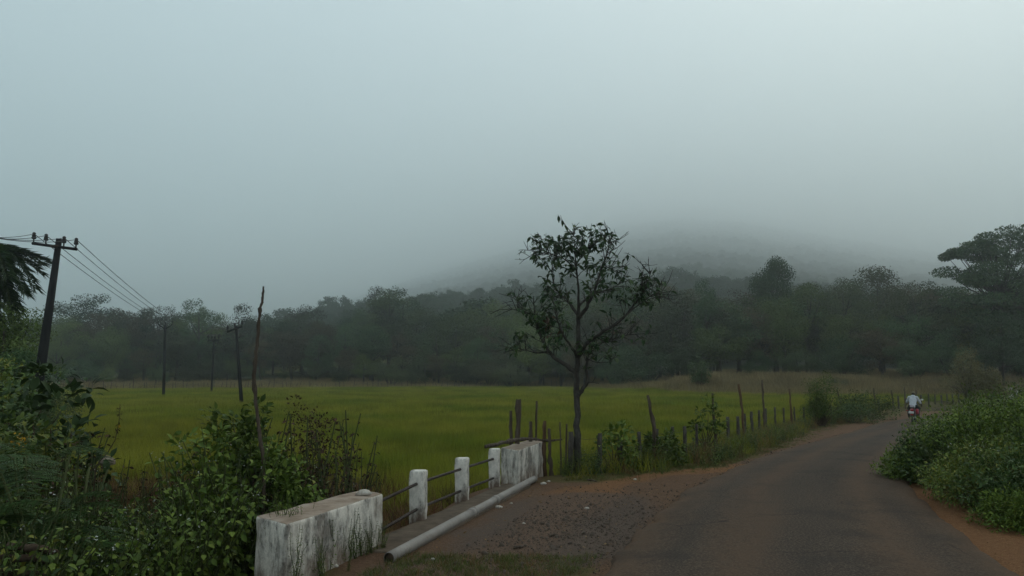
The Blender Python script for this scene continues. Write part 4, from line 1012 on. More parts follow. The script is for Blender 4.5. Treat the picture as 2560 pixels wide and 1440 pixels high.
# weeds of the fence foot
FW = [weed_proto(120 + k, 1.0, 8, .11, 'weed' if k % 2 else 'weed_dark', k % 2 == 1, .45, .5, .075, -.2, .05, LEAF4) for k in range(4)]
for k in range(230):
    y = 15.0 + 29 * rng.random() ** 1.25; x = ip(LINE, y) + rng.normal() * .36 + .22
    if y < 15.5 and x < .9: continue
    h = rng.uniform(.22, .56) * (1.0 + .2 * rng.random())
    wh = 'by the trunk of the lone tree' if y < 17 else 'at the fence foot left of the sapling' if y < 20 else 'at the fence foot between sapling and round shrub' if y < 36 else 'at the fence foot around the round shrub'
    put('verge_weed', FW[int(rng.integers(4))], x, y, h * 1.15, ('taller' if h > .45 else 'low') + ' leafy weed growing ' + wh, 'weed', ('taller' if h > .45 else 'low') + ' weeds ' + wh, sz=h)
def shrub_at(name, px, pyt, d, spec, rad, label, cat='shrub', group=None, hfix=None, sink=.03):
    T = at(px, pyt, d); z0 = float(ground_z(T[0], d)); h = hfix or max(T[2] - z0, .2)
    seed, mat, n, leaf, kw = spec
    return put(name, shrub_proto(seed, rad, h, n, leaf, mat, **kw), T[0], d, 1.0, label, cat, group, z=z0, sink=sink, tilt=.03)
SH = lambda seed, mat, n=1500, leaf=.10, **kw: (seed, mat, n, leaf, kw)
sh_dark = SH(200, 'weed_dark', 1900, .085); sh_green = SH(201, 'weed', 1900, .10); sh_big = SH(202, 'weed_dark', 4200, .085, nb=16, tmpl=LEAF4)
shrub_at('round_shrub', 2047, 938, 39.5, SH(203, 'weed', 6500, .10, nb=30, tmpl=LEAF4, lo=.15), .98, 'dense rounded shrub as tall as a person in the fence line', hfix=2.3)
shrub_at('sapling', 1762, 992, 20.2, SH(204, 'weed', 330, .12, nb=8), .40, 'small leafy sapling beside a tall stake in the fence', 'sapling')
shrub_at('shrub', 1655, 1085, 17.2, sh_green, .5, 'leafy shrub at the fence foot right of the lone tree')
shrub_at('shrub', 1530, 1060, 16.3, SH(205, 'weed', 260, .14, nb=6), .45, 'sparse arching shrub just right of the lone tree')
shrub_at('low_shrub', 2168, 985, 46.5, SH(206, 'forest_olive', 2600, .16, tmpl=LEAF4), 1.9, 'spreading low shrub at the fence left of the rider')
shrub_at('low_shrub', 2130, 1010, 42.5, sh_big, 1.4, 'dark low shrub at the fence bottom beside the road')
shrub_at('field_bush', 1747, 893, 98, SH(207, 'weed_dark', 4200, .2, tmpl=LEAF4, nb=26, lo=.15), 1.35, 'dark rounded bush standing alone at the far field edge', 'bush')
shrub_at('pale_tree', 2412, 880, 84, SH(208, 'brush', 7000, .20, tmpl=LEAF4, nb=30, flat=1.1, lo=.2), 2.2, 'pale brownish feathery tree beyond the road bend', 'tree')
shrub_at('pale_bush', 2478, 925, 82, SH(209, 'brush', 4600, .2, tmpl=LEAF4, nb=24, lo=.2), 1.9, 'pale brownish bush right of the feathery tree', 'bush')
shrub_at('field_bush', 2090, 945, 99, sh_big, 1.6, 'small bush on the brown bank above the field', 'bush')
# left margin: sapling with broad dark leaves, vines, brown dead bush, ferns, palm
shrub_at('dark_sapling', 150, 915, 10.5, SH(210, 'weed_dark', 380, .19, nb=9, flat=.9), .62, 'dark sapling with broad leaves against the field at the left', 'sapling')
shrub_at('dark_sapling', 60, 960, 11.2, SH(211, 'weed_dark', 900, .15, nb=12), .8, 'denser dark shrub below the big leaning pole')
for (px, py, d, rad, mt, nm_, lb) in ((10, 900, 13.5, 1.0, 'weed_yellow', 'vine_bush', 'yellow green vine-covered bush at the left edge'), (-90, 860, 15, 1.3, 'weed', 'vine_bush', 'green vine-covered bush at the far left edge'),
        (40, 1000, 9.0, .75, 'weed_yellow', 'leafy_bush', 'yellow green leafy bush below the dark sapling'), (-60, 1010, 8.2, .9, 'weed', 'leafy_bush', 'leafy green bush cut by the left edge'),
        (590, 1015, 8.9, .42, 'weed', 'leafy_bush', 'tall leafy bush around the tall bare stick'), (520, 1080, 8.4, .45, 'weed', 'leafy_bush', 'leafy bush left of the tall bare stick'), (700, 1120, 8.8, .40, 'weed', 'leafy_bush', 'broad-leaved bush right of the tall bare stick'), (640, 1060, 9.4, .45, 'weed_dark', 'leafy_bush', 'dark bush behind the tall bare stick')):
    shrub_at(nm_, px, py, d, SH(int(300 + px % 97), mt, 1700, .088, nb=14), rad, lb)
db = SH(230, 'deadleaf', 5200, .05, nb=34, flat=1.3, lo=.2)
shrub_at('dead_bush', 745, 1035, 11.2, db, .52, 'withered dark brown bush behind the near parapet block', 'bush')
shrub_at('dead_bush', 800, 1050, 11.6, SH(231, 'deadleaf', 420, .07, nb=16), .55, 'sparse withered stalks right of the dark brown bush', 'bush')
shrub_at('dead_bush', 480, 1120, 11.8, SH(232, 'deadleaf', 900, .07, nb=14), .5, 'low reddish withered bush at the paddy edge', 'bush')

def frond_mesh(seed, ln, pin, npin, mat, arch=.55, leaflets=14, lf=.05):
    r = np.random.default_rng(seed); sb, lb = MB(), MB(); k = 12; t = np.linspace(0, 1, k)
    P = np.stack([np.zeros(k), ln * t * (1 - .12 * t), ln * (arch * t - (arch + .25) * t ** 2.2)], -1)
    sb.tube(P, np.linspace(.008, .002, k) * ln * 1.2, 4, caps=False); LP, LD, LL = [], [], []
    for q in np.linspace(.14, 1, npin):
        p_ = np.array([np.interp(q, t, P[:, c]) for c in range(3)]); l_ = pin * math.sin(math.pi * min(1, .18 + .82 * q)) ** .6 + .02
        for sg in (-1, 1):
            dn = np.array([sg, .35, -.12 + r.normal() * .05]); dn /= np.linalg.norm(dn)
            sb.tube([p_, p_ + dn * l_ * .5, p_ + dn * l_ + np.array([0, 0, -.1 * l_])], [.0022, .0016, .001], 3, caps=False)
            for f in np.linspace(.08, 1, leaflets):
                for s2 in (-1, 1):
                    LP.append(p_ + dn * l_ * f + np.array([0, 0, -.1 * l_ * f * f])); LD.append(np.array([dn[0] * .45, s2 * .9 + dn[1] * .3, -.05])); LL.append(lf * (1 - .45 * f))
    LL = np.array(LL); leaves(lb, LEAF2, np.array(LP), np.array(LD), LL, LL * .38, r=r, up=np.tile([0, 0, 1.], (len(LL), 1)) + r.normal(size=(len(LL), 3)) * .15)
    return sb.me('stalk', [M['stem']]), lb.me('leaflets', [M[mat]])
FR = [frond_mesh(500 + k, .62, .20, 15, 'fern', leaflets=11, lf=.042) for k in range(3)]
def fern(px, py, d, n, s, label):
    T = at(px, py, d); z0 = float(ground_z(T[0], d)); t = empty('feathery_shrub', (T[0], d, z0)); hgt = T[2] - z0
    sb = MB()
    for q in range(4): sb.tube([(0, 0, -.05), (rng.normal() * .06, rng.normal() * .06, hgt * .5), (rng.normal() * .12, rng.normal() * .12, hgt * .95)], [.02, .014, .008], 5)
    sb.obj('stem', [M['stem']], t)
    for q in range(n):
        fm = FR[q % 3]; a = q * 2.4 + rng.normal() * .2; o = link('frond', fm[0], t); o.location = (rng.normal() * .08, rng.normal() * .08, hgt * rng.uniform(.35, .95)); o.rotation_euler = (rng.uniform(-.25, .45), 0, a); sc = s * rng.uniform(.75, 1.15); o.scale = (sc,) * 3
        link('leaflets', fm[1], o)['kind'] = 'stuff'
    tag(t, label, 'shrub')
fern(90, 1110, 6.2, 26, 1.0, 'feathery green shrub with fern-like fronds at the lower left')
fern(-40, 1090, 6.6, 22, 1.0, 'feathery green shrub cut off by the left edge')
fern(190, 1150, 6.6, 16, .9, 'smaller feathery shrub right of the larger fern-like one')
# flowering stalk against the field
P = np.array([at(240, 1165, 7.5), at(270, 1130, 7.5), at(288, 1100, 7.5), at(298, 1050, 7.5), at(300, 1010, 7.5)]); b0 = P[0].copy()
e = empty('flower_stalk', b0); mb = MB(); mb.tube(np.vstack([[b0 - np.array([.03, 0, .7])], P]) - b0, [.007, .006, .005, .004, .003, .002], 5); mb.obj('stem', [M['twig']], e)
mb = MB(); f = rng.random(26); pos = np.stack([np.interp(f, np.linspace(0, 1, 3), P[2:, c]) for c in range(3)], -1) - b0
leaves(mb, LEAF2, pos, rdir(26) + np.array([0, 0, -.3]), .04, .012); mb.obj('seed_pods', [M['deadleaf']], e)
mb = MB(); pos = np.tile(at(297, 1068, 7.5) - b0, (8, 1)) + rng.normal(size=(8, 3)) * .012; leaves(mb, LEAF2, pos, rdir(8), .018, .012); mb.obj('flower', [M['flower_y']], e)
tag(e, 'thin stalk with seed pods and yellow flowers against the field', 'plant')
mb = MB(); pos = np.tile(at(55, 1103, 5.9), (26, 1)) + rng.normal(size=(26, 3)) * np.array([.03, .03, .025]); c0 = pos.mean(0); leaves(mb, LEAF2, pos - c0, rdir(26), .022, .016)
o = mb.obj('yellow_flowers', [M['flower_y']]); o.location = c0; tag(o, 'cluster of orange yellow flowers on the feathery shrub', 'flower')
# fallen logs in the lower left corner
for (a, b, lb) in (((-60, 1395), (125, 1400), 'brown log lying on the ground in the lower left corner'), ((20, 1365), (140, 1380), 'shorter brown log behind the lower one in the left corner'), ((-40, 1430), (110, 1436), 'log at the bottom edge in the lower left corner')):
    P = np.array([at(*a, 5.6), at((a[0] + b[0]) / 2, (a[1] + b[1]) / 2 - 4, 5.6), at(*b, 5.8)]); o = crooked(P - P[0], [.024, .026, .02], 'twig', 'log', n=9, wob=.08); o.location = P[0]; tag(o, lb, 'log')
# palm
pe = empty('palm_tree', (0, 0, 0)); pc = at(-50, 700, 30); zg = float(ground_z(pc[0], 30)); pe.location = (pc[0], 30, zg); hp_ = pc[2] - zg
mb = MB(); mb.tube([(0, 0, -.2), (.05, .1, hp_ * .5), (0, 0, hp_)], [.17, .13, .12], 10); mb.obj('trunk', [M['bark_dark']], pe)
def palm_frond(seed, ln):
    r = np.random.default_rng(seed); k = 10; t = np.linspace(0, 1, k); P = np.stack([np.zeros(k), ln * (t - .18 * t ** 2.5), ln * (.5 * t - 1.25 * t ** 2)], -1)
    mb = MB(); mb.tube(P, np.linspace(.03, .006, k), 4, caps=False); LP, LD = [], []
    for q in np.linspace(.10, 1, 60):
        p_ = np.array([np.interp(q, t, P[:, c]) for c in range(3)])
        for sg in (-1, 1):
            for s2 in range(2): LP.append(p_); LD.append(np.array([sg * .75, .55 + r.normal() * .12, -.55 + r.normal() * .2]))
    L_ = r.uniform(.35, .6, len(LP)); lb = MB(); leaves(lb, LEAF4, np.array(LP), np.array(LD), L_, .034, r=r)
    return mb.me('rachis', [M['stem']]), lb.me('leaflets', [M['treeleaf']])
PF = [palm_frond(600 + k, 1.9) for k in range(3)]
for q in range(64):
    o = link('frond', PF[q % 3][0], pe); lv = q // 22; o.location = (0, 0, hp_ + (.9, .1, -.9)[lv] + rng.normal() * .15); o.rotation_euler = (rng.uniform(.1, .9) - .5 * lv, 0, q * 2.4); o.scale = (rng.uniform(.8, 1.1),) * 3
    link('leaflets', PF[q % 3][1], o)['kind'] = 'stuff'
tag(pe, 'palm with drooping fronds at the left edge beside the big pole', 'palm')
plant_tree('dark_tree', -17.2, 27.5, 5.0, 'round', 'forest_olive', 'leafy tree beneath the palm at the left edge', 'tree', wide=.9)
plant_tree('dark_tree', -15.4, 25.8, 3.2, 'round', 'forest', 'small dark tree at the foot of the big leaning pole', 'tree', wide=1.1)
plant_tree('dark_tree', -13.2, 22.5, 2.6, 'bush', 'forest', 'dark bush between the big pole and the sapling', 'bush', wide=.9)
plant_tree('dark_tree', -16.5, 24, 3.6, 'bush', 'forest_olive' if ('bush', 'forest_olive') in PROTO else 'forest', 'tall bush at the left edge under the palm', 'bush', wide=.8)

# right-hand bushes
RB = [SH(700, 'weed', 8000, .068, nb=34, lo=.3, tmpl=LEAF4, up=.35), SH(701, 'weed_dark', 7000, .072, nb=30, lo=.3, tmpl=LEAF4, up=.3), SH(702, 'weed', 8000, .062, nb=34, lo=.3, wf=.35, tmpl=LEAF4, up=.35), SH(703, 'weed_yellow', 6500, .062, nb=30, lo=.3, wf=.4, tmpl=LEAF4, up=.35)]
RBL = (((2300, 1120), 14.6, .70, 0, 'small leafy bush at the tip of the bushes beside the road'), ((2375, 1062), 13.8, .90, 1, 'dark leafy bush facing the road behind the small tip bush'), ((2420, 1020), 13.8, 1.05, 0, 'tall green bush in the middle of the right roadside bushes'),
       ((2500, 975), 14.6, 1.2, 2, 'tallest green bush with white flowers at the right edge'), ((2590, 985), 13.2, 1.2, 0, 'green bush cut by the right edge of the picture'), ((2440, 1120), 12.0, .72, 3, 'low yellowish bush in front of the right roadside bushes'), ((2500, 1110), 11.2, .9, 3, 'yellowish bush in front at the right edge'),
       ((2590, 1110), 10.6, .9, 1, 'dark bush at the right edge above the orange soil'), ((2390, 1040), 17.5, 1.2, 2, 'bush behind the right roadside bushes, nearest the rider'), ((2480, 990), 20, 1.5, 0, 'bush at the back of the right roadside bushes'), ((2640, 960), 16, 1.6, 1, 'large dark bush beyond the right edge'), ((2560, 1230), 9.9, .55, 2, 'low straggling bush over the orange soil'))
for (pp, d, rad, k, lb) in RBL: shrub_at('roadside_bush', pp[0], pp[1], d, RB[k], rad, lb, 'bush')
for k in range(46):
    y = rng.uniform(9.3, 16.5); x = ip(XR, y) + .95 + abs(rng.normal()) * .6 + .55 * sstep(12, 9.3, y); h = rng.uniform(.25, .6)
    put('verge_weed', FW[int(rng.integers(4))], x, y, h * 1.2, 'low weed at the foot of the right roadside bushes', 'weed', 'weeds below the right bushes', sz=h)
for k, (px, py, d) in enumerate(((2345, 1045, 13.2), (2400, 1018, 13.6), (2440, 1012, 13.0), (2470, 985, 13.8), (2520, 960, 14.2), (2552, 978, 13.2), (2325, 1090, 13.4), (2385, 1060, 12.2), (2500, 1030, 11.6), (2280, 1120, 14.3), (2430, 1090, 11.4))):
    T = at(px, py, d); z0 = float(ground_z(T[0], d)); h = max(T[2] - z0, .5); hk = min(WH, key=lambda q: abs(q - h))
    put('tall_weed', (W if k % 3 else WD)[hk][k % 2], T[0], d, h / hk, 'leafy weed stem poking above the right roadside bushes', 'weed', 'weed stems above the right bushes', z=z0, tilt=.12)
# white flower sprays on the tallest bush
for k, (px, py) in enumerate(((2525, 972), (2540, 980), (2530, 990))):
    c = at(px, py, 13.9); mb = MB(); pos = rng.normal(size=(16, 3)) * .022; leaves(mb, LEAF2, pos, rdir(16), .022, .016); o = mb.obj('flower_spray', [M['flower']]); o.location = c
    tag(o, 'small white flower spray on top of the tallest right bush', 'flower', 'white flowers on the right bush')

# ------------------------------------------------------------------ verge grass, gravel, loose stones
P = np.vstack([np.stack([ip(LINE, yy) + .5 + abs(rng.normal(size=len(yy))) * .55, yy], -1) for yy in [14.5 + 30 * rng.random(2600) ** 1.2]])
P = P[ip(XL, P[:, 1]) - P[:, 0] > .35]
P2 = np.stack([rng.uniform(-2.2, 1.0, 2200), rng.uniform(5.4, 8.3, 2200)], -1); P2 = P2[(ip(XL, P2[:, 1]) - P2[:, 0] > .2) & (P2[:, 0] > ip(LINE, P2[:, 1]) + .5) & (fbm(P2[:, 0], P2[:, 1], .9) + .25 * rng.random(len(P2)) > .06)]
P3 = np.stack([np.zeros(900), rng.uniform(7, 30, 900)], -1); P3[:, 0] = ip(XR, P3[:, 1]) + .45 + abs(rng.normal(size=900)) * .5 + .5 * sstep(12, 8, P3[:, 1])
P = np.vstack([P, P2, P3])
scatter('verge_grass', *place(P, .8, .4, .1), [blade_patch(60 + k, .16, 16, .10, .006, 'verge', .7) for k in range(4)] + [blade_patch(66, .2, 14, .12, .006, 'dry', .8)], 'short sparse grass on the road verges')
P = np.stack([ip(LINE, yy) - .4 + rng.normal(size=len(yy)) * .4, yy], -1) if False else np.stack([np.zeros(700), 14.6 + 30 * rng.random(700)], -1)
P[:, 0] = ip(LINE, P[:, 1]) + rng.normal(size=700) * .5 - .1; P = P[~((P[:, 1] < 16) & (P[:, 0] < 1.0))]
scatter('fence_grass', *place(P, 1, .5, .1), [blade_patch(70 + k, .3, 26, .42, .009, ('verge', 'rice', 'dry')[k % 3], .45) for k in range(6)], 'tall mixed grass growing through the fence')
P = np.stack([np.zeros(420), rng.uniform(8.8, 18, 420)], -1); P[:, 0] = ip(XR, P[:, 1]) + .8 + abs(rng.normal(size=420)) * .9 + .55 * sstep(12, 9, P[:, 1])
scatter('bush_grass', *place(P, 1, .5, .15), [blade_patch(80 + k, .3, 22, .75, .009, ('verge', 'weed', 'dry', 'weed_yellow')[k % 4], .5) for k in range(6)], 'long grass straggling through the right roadside bushes')
P = np.stack([rng.uniform(-2, 9, 4200), rng.uniform(5.8, 22, 4200)], -1); P = P[(P[:, 0] > ip(LINE, P[:, 1]) + .4) & (P[:, 0] < ip(XR, P[:, 1]) + 2.0) & ((P[:, 0] < ip(XL, P[:, 1])) | (P[:, 0] > ip(XR, P[:, 1])))]
mb = MB(); leaves(mb, LEAF4, np.stack([P[:, 0], P[:, 1], ground_z(P[:, 0], P[:, 1]) + .012], -1), np.stack([rng.normal(size=len(P)), rng.normal(size=len(P)), rng.normal(size=len(P)) * .12], -1), rng.uniform(.015, .06, len(P)), rng.uniform(.004, .022, len(P)))
tag(mb.obj('leaf_litter', [M['dry']]), 'dry leaves and straw littering the verge', kind='stuff')
M['gstone'] = noise_mat('dark_gravel', (.045, .034, .027), (.13, .10, .08), 40, .9, .3, .003)
n = 6500; P = np.stack([rng.normal(size=n) * .72, rng.normal(size=n) * 1.7 + 10.0], -1); P[:, 0] += .62 + (P[:, 1] - 10) * .26
P = P[(ip(XL, P[:, 1]) - P[:, 0] > .03) & (P[:, 0] > ip(LINE, P[:, 1]) + 1.0) & (P[:, 1] > 6.5) & (P[:, 1] < 14.5)]
e_ = np.stack([np.zeros(1600), rng.uniform(6.5, 34, 1600)], -1); e_[:, 0] = ip(XL, e_[:, 1]) - abs(rng.normal(size=1600)) * .14 - .02
P = np.vstack([P, e_]); s_ = rng.lognormal(-4.95, .55, len(P)); z = ground_z(P[:, 0], P[:, 1])
scatter('gravel', np.stack([P[:, 0], P[:, 1], z + s_ * .25], -1), rng.uniform(0, 6.28, (len(P), 3)), np.repeat(s_[:, None], 3, 1) * rng.uniform(.7, 1.2, (len(P), 3)), [rock(np.random.default_rng(800 + k), 1, .9, .6, mat='gstone') for k in range(5)], 'dark crushed gravel on the patch beside the road')
for (px, py, s_, lb) in ((1247, 1269, .055, 'flat pale stone touching the grey pipe'), (1467, 1271, .04, 'pale stone alone in the middle of the gravel patch'), (1358, 1211, .06, 'pale stone beside the far end of the pipe'), (1372, 1204, .035, 'smaller pale stone next to the pipe end'), (1278, 1258, .025, 'tiny pale stone right of the pipe'), (1083, 1403, .03, 'pale pebble in the grass by the near pipe end'), (838, 1420, .04, 'pale stone below the near parapet block'), (1588, 1198, .04, 'pale stone on the verge below the fence'), (1310, 1308, .025, 'pale pebble on the near side of the gravel patch')):
    g2 = gp(px, py); o = link('stone', rock(np.random.default_rng(int(px)), s_, s_ * .8, s_ * .5), None, (g2[0], g2[1], float(ground_z(*g2)) + s_ * .25)); tag(o, lb, 'stone')
for (a, b, lb) in (((1468, 1201), (1492, 1206), 'short fallen stick on the verge below the fence'), ((1285, 1376), (1308, 1372), 'small pale stick lying on the gravel patch'), ((1373, 1347), (1395, 1343), 'thin dry twig in the gravel')):
    A, B = gp(*a), gp(*b); za = float(ground_z(*A)); P = np.array([(*A, za + .015), (*((A + B) / 2), za + .025), (*B, za + .015)]); o = crooked(P - P[0], [.012, .013, .009], 'deadwood', 'fallen_stick', n=6, wob=.1); o.location = P[0]; tag(o, lb, 'stick')
c = at(268, 1143, 11.5); o = link('boulder', rock(np.random.default_rng(77), .14, .11, .07, mat='capdust'), None, (c[0], c[1], c[2] - .05)); tag(o, 'pale boulder among russet grass at the paddy edge', 'boulder')

# ------------------------------------------------------------------ motorcycle and rider
def paint(name, col, rough=.35, metal=0.):
    return noise_mat(name, tuple(q * .8 for q in col), col, 14, rough, 0, metal=metal, spec=.5)
M['red'] = paint('red_paint', (.20, .012, .018)); M['blackp'] = paint('black_plastic', (.014, .014, .015), .5); M['tyre'] = paint('tyre_rubber', (.012, .012, .012), .85)
M['chrome'] = paint('dull_chrome', (.45, .45, .46), .3, .9); M['plate'] = paint('number_plate', (.62, .62, .60), .5); M['lens'] = paint('tail_lens', (.30, .012, .015), .25); M['bag'] = paint('red_bag', (.26, .02, .035), .7)
M['shirt'] = noise_mat('pale_shirt', (.36, .38, .41), (.47, .49, .52), 12, .9, .5, .01); M['trouser'] = noise_mat('dark_trousers', (.018, .022, .020), (.032, .038, .034), 10, .9, .4, .01)
M['skin'] = noise_mat('brown_skin', (.10, .05, .03), (.14, .075, .048), 15, .6, 0); M['capc'] = noise_mat('khaki_cap', (.15, .125, .09), (.21, .18, .135), 20, .9, .3, .004); M['hair'] = noise_mat('dark_hair', (.01, .009, .008), (.02, .018, .016), 60, .7, 0)
bk = empty('motorcycle', (0, 0, 0))
pb_ = gp(2277, 1061, -.36); bk.location = (pb_[0] + .1, pb_[1], float(Zr_y(pb_[1])) + .085); HEAD = -math.radians(32); bk.rotation_euler = (0, math.radians(2), HEAD); bk.scale = (.9, .9, .9)   # local +Y is forward
def ring(r_, tr, n=28, m_=8, cx=0, cyy=0, cz=0, wx=1.0):
    a = np.arange(n) * 2 * math.pi / n; bq = np.arange(m_) * 2 * math.pi / m_
    V = np.array([(cx + wx * tr * math.sin(q), cyy + (r_ + tr * math.cos(q)) * math.cos(p_), cz + (r_ + tr * math.cos(q)) * math.sin(p_)) for p_ in a for q in bq])
    i = (np.arange(n)[:, None] * m_); i2 = ((np.arange(n)[:, None] + 1) % n) * m_; j = np.arange(m_)[None]; j2 = (j + 1) % m_
    return V, np.stack([i + j, i2 + j, i2 + j2, i + j2], -1).reshape(-1, 4)
for yy in (-.0, 1.27):
    we = empty('wheel'); we.parent = bk; we.location = (0, yy, .30)
    mb = MB(); mb.add(*ring(.255, .048)); mb.obj('tyre', [M['tyre']], we, True)
    mb = MB(); mb.add(*ring(.205, .014)); mb.tube([(-.06, 0, 0), (.06, 0, 0)], .035, 8)
    for q in range(12):
        a = q * math.pi / 6; mb.tube([(0, 0, 0), (0, .2 * math.cos(a), .2 * math.sin(a))], .006, 4)
    mb.obj('rim', [M['chrome']], we)
mb = MB(); mb.tube([(0, .25, .78), (0, .55, .70), (0, .95, .86)], [.04, .045, .04], 8); mb.tube([(0, .95, .86), (0, .75, .4), (0, .4, .32), (0, .1, .32)], .028, 6); mb.obj('frame', [M['blackp']], bk)
mb = MB(); mb.add(*(lambda h_: (h_[0] + np.array([0, .68, .86]), h_[1]))(hull(rdir(60, np.random.default_rng(3)) * np.array([.15, .29, .15])))); mb.obj('fuel_tank', [M['red']], bk, True)
mb = MB(); mb.box((0, .58, .43), (.26, .34, .34), bev=.05); mb.tube([(0, .62, .5), (0, .72, .7)], .08, 10); mb.obj('engine', [M['blackp']], bk)
mb = MB(); mb.box((0, .12, .85), (.25, .82, .10), bev=.04); mb.obj('seat', [M['blackp']], bk)
mb = MB(); mb.box((0, -.12, .74), (.20, .52, .14), bev=.05); mb.tube([(-.09, -.40, .90), (-.09, -.44, .96), (.09, -.44, .96), (.09, -.40, .90)], .014, 6); mb.obj('tail_cowl', [M['red']], bk)
a = np.linspace(.1, 2.3, 9); V = np.array([(x, -.355 * math.cos(q) , .30 + .355 * math.sin(q)) for q in a for x in (-.075, 0, .075)]); V[1::3, 1:] += (V[1::3, 1:] - np.array([0, .30])) * .04
i = np.arange(8)[:, None] * 3 + np.arange(2)[None]; mb = MB(); mb.add(V, np.stack([i, i + 1, i + 4, i + 3], -1).reshape(-1, 4)); mb.obj('rear_mudguard', [M['blackp']], bk, True)
V2 = V * np.array([1, 1, 1]) + np.array([0, 1.27, .02]); mb = MB(); mb.add(V2, np.stack([i, i + 1, i + 4, i + 3], -1).reshape(-1, 4)); mb.obj('front_mudguard', [M['red']], bk, True)
mb = MB(); mb.box((0, -.405, .72), (.15, .05, .08), bev=.015); mb.obj('tail_light', [M['lens']], bk)
mb = MB(); mb.box((-.02, -.425, .60), (.26, .012, .11)); mb.obj('number_plate', [M['plate']], bk)
mb = MB(); mb.box((0, -.40, .49), (.16, .02, .07)); mb.obj('reflector', [M['lens']], bk)
for sx in (-1, 1):
    mb = MB(); mb.tube([(sx * .16, -.36, .70), (sx * .22, -.37, .70)], .012, 6); mb.box((sx * .245, -.375, .70), (.07, .05, .05), bev=.012); mb.obj('indicator', [M['lens']], bk)
    mb = MB(); mb.tube([(sx * .11, 0, .31), (sx * .13, .06, .62), (sx * .12, .12, .76)], [.022, .03, .026], 8); mb.obj('shock_absorber', [M['chrome']], bk)
    mb = MB(); mb.tube([(sx * .08, 1.27, .30), (sx * .08, 1.0, .86)], .022, 8); mb.obj('fork', [M['chrome']], bk)
    mb = MB(); mb.tube([(sx * .25, .88, 1.06), (sx * .31, .93, 1.24)], .007, 5); mb.add(*(lambda h_: (h_[0] + np.array([sx * .37, .93, 1.28]), h_[1]))(hull(rdir(40, np.random.default_rng(8)) * np.array([.085, .02, .055])))); mb.obj('mirror', [M['plate'] if sx > 0 else M['blackp']], bk)
    mb = MB(); mb.tube([(sx * .12, .42, .30), (sx * .27, .42, .30)], .014, 6); mb.obj('foot_peg', [M['blackp']], bk)
mb = MB(); mb.tube([(-.36, .78, 1.03), (-.2, .88, 1.06), (0, .95, 1.03), (.2, .88, 1.06), (.36, .78, 1.03)], .016, 6); mb.obj('handlebar', [M['blackp']], bk)
mb = MB(); mb.tube([(.10, .62, .30), (.15, .4, .24), (.16, .1, .27), (.17, -.32, .33)], [.022, .024, .045, .048], 10); mb.obj('exhaust', [M['chrome']], bk)
mb = MB(); mb.add(*(lambda h_: (h_[0] + np.array([0, 1.10, .98]), h_[1]))(hull(rdir(50, np.random.default_rng(9)) * np.array([.12, .1, .12])))); mb.obj('headlamp', [M['blackp']], bk, True)
mb = MB(); mb.box((.24, -.10, .66), (.15, .36, .30), bev=.05); mb.obj('pannier', [M['bag']], bk)
mb = MB(); mb.tube([(.16, -.2, .82), (.33, -.2, .8), (.33, -.2, .52)], .012, 5); mb.obj('pannier_strap', [M['blackp']], bk)
tag(bk, 'red motorcycle ridden away round the bend', 'motorcycle')

def capsule_body(name, chains, voxel, mat, parent, blobs=()):
    mb = MB()
    for P, R in chains:
        P = np.array(P, float); R = np.array(R, float); t = np.linspace(0, len(P) - 1, (len(P) - 1) * 4 + 1)
        Q = np.stack([np.interp(t, np.arange(len(P)), P[:, k]) for k in range(3)], -1); RR = np.interp(t, np.arange(len(R)), R); mb.tube(Q, RR, 12)
        for p_, r_ in zip(P, R):
            V, F = hull(SPH * r_); mb.add(V + p_, F)
    for c_, s_ in blobs:
        V, F = hull(SPH * np.array(s_)); mb.add(V + np.array(c_), F)
    o = bpy.data.objects.new(name + '_tmp', mb.me(name, [mat])); C.objects.link(o)
    md = o.modifiers.new('r', 'REMESH'); md.mode = 'VOXEL'; md.voxel_size = voxel
    sm = o.modifiers.new('s', 'SMOOTH'); sm.factor = .5; sm.iterations = 3
    me = bpy.data.meshes.new_from_object(o.evaluated_get(bpy.context.evaluated_depsgraph_get())); me.name = name
    bpy.data.objects.remove(o)
    me.polygons.foreach_set('use_smooth', np.ones(len(me.polygons), bool)); me.materials.clear(); me.materials.append(mat)
    return link(name, me, parent)
_g = (1 + 5 ** .5) / 2; k_ = np.arange(90); ph_ = np.arccos(1 - 2 * (k_ + .5) / 90); th_ = 2 * math.pi * k_ / _g
SPH = np.stack([np.cos(th_) * np.sin(ph_), np.sin(th_) * np.sin(ph_), np.cos(ph_)], -1)
pr = empty('person', bk.location); pr.rotation_euler = bk.rotation_euler; pr.scale = bk.scale
hip = (0, .16, .97); chest = (0, .24, 1.27); neck = (0, .30, 1.47); head = (0.01, .36, 1.60)
chains = [([hip, (0, .18, 1.1), chest, (0, .28, 1.40), neck, (0, .33, 1.53)], [.15, .145, .16, .12, .055, .052])]
arms, legs = [], []
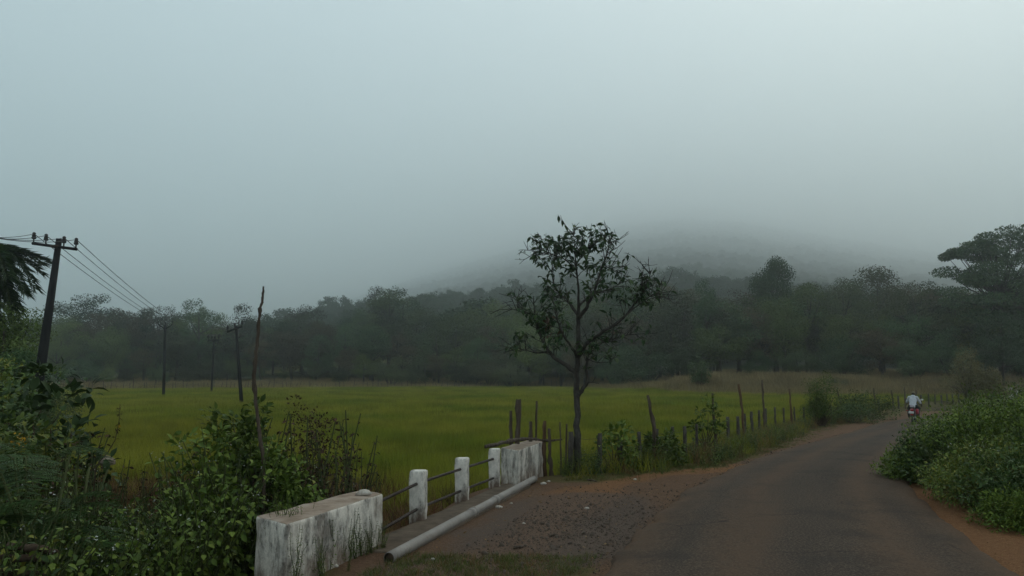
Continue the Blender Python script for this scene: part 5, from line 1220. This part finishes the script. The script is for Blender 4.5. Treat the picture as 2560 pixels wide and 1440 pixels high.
for s_ in (-1, 1):
    sh = (s_ * .185, .28, 1.39); el = (s_ * .31, .42, 1.16); wr = (s_ * .33, .68, 1.09); hd = (s_ * .32, .77, 1.065)
    chains.append(([(s_ * .1, .27, 1.39), sh, el, wr, hd], [.075, .066, .046, .03, .036])); arms.append((sh, el, wr))
    kn = (s_ * .25, .60, .80); an = (s_ * .23, .36, .40); to = (s_ * .23, .56, .335)
    chains.append(([(s_ * .09, .17, .96), kn, an, to], [.10, .07, .045, .04])); legs.append((kn, an, to))
    for f in range(4):                     # four fingers round the grip, thumb below
        x0 = s_ * (.285 + .022 * f); L_ = (.9, 1.05, 1.0, .8)[f]
        chains.append(([(x0, .775, 1.075), (x0, .775 + .045 * L_, 1.075), (x0, .775 + .06 * L_, 1.045), (x0, .775 + .03 * L_, 1.015)], [.011, .010, .009, .008]))
    chains.append(([(s_ * .275, .75, 1.06), (s_ * .258, .78, 1.035), (s_ * .268, .80, 1.015)], [.012, .010, .009]))
body = capsule_body('body', chains, .012, M['skin'], pr, [((0.01, .35, 1.60), (.075, .095, .115)), ((.01, .41, 1.56), (.055, .05, .06)), ((.01, .462, 1.585), (.014, .022, .02)), ((-.07, .345, 1.59), (.014, .022, .032)), ((.09, .345, 1.59), (.014, .022, .032)), ((.01, .445, 1.535), (.026, .012, .008))])
sc_ = [([(0, .13, .93), (0, .17, 1.08), chest, (0, .275, 1.405), (0, .295, 1.45)], [.178, .172, .182, .145, .075])]
for sh, el, wr in arms: sc_.append(([(sh[0] * .5, sh[1], sh[2]), sh, el, tuple(np.array(el) * .15 + np.array(wr) * .85)], [.10, .092, .070, .055]))
capsule_body('shirt', sc_, .016, M['shirt'], pr, [((0, .15, 1.0), (.20, .165, .10)), ((0, .22, 1.22), (.205, .15, .16))])
tc_ = [([(-.1, .14, .93), (.1, .14, .93)], [.13, .13])]
for s_, (kn, an, to) in zip((-1, 1), legs): tc_.append(([(s_ * .10, .16, .94), kn, tuple(np.array(an) + np.array([0, 0, .04]))], [.125, .092, .07]))
capsule_body('trousers', tc_, .016, M['trouser'], pr)
for s_, (kn, an, to) in zip((-1, 1), legs): capsule_body('shoe', [([(an[0], an[1] - .04, an[2] - .045), (to[0], to[1] + .03, to[2] - .005)], [.048, .042])], .012, M['blackp'], pr)
capsule_body('hair', [], .012, M['hair'], pr, [((.01, .325, 1.60), (.083, .088, .10))])
cap_o = capsule_body('cap', [], .010, M['capc'], pr, [((.01, .345, 1.655), (.098, .115, .075)), ((.035, .46, 1.635), (.075, .085, .014))])
for s_ in (-1, 1):
    mb = MB(); V, F = hull(SPH * .011); mb.add(V + np.array([.01 + s_ * .028, .447, 1.60]), F); mb.obj('eye', [M['blackp']], pr, True)
tag(pr, 'person in a pale shirt, dark trousers and cap riding the motorcycle away', 'person')

# ------------------------------------------------------------------ haze
m = bpy.data.materials.new('haze'); m.use_nodes = True; nt = m.node_tree; nt.nodes.clear()
out = nt.nodes.new('ShaderNodeOutputMaterial'); pv = nt.nodes.new('ShaderNodeVolumePrincipled')
pv.inputs['Color'].default_value = (.938, .98, .989, 1); pv.inputs['Density'].default_value = HAZE_DENSITY; pv.inputs['Anisotropy'].default_value = 0.82
nt.links.new(pv.outputs[0], out.inputs['Volume'])
ztop = float(HZm.max()) + 45
mb = MB(); mb.box((0, 2930, (ztop - 14) / 2), (14400, 6500, ztop + 14)); o = mb.obj('haze', [m]); tag(o, 'pale morning mist', kind='stuff')
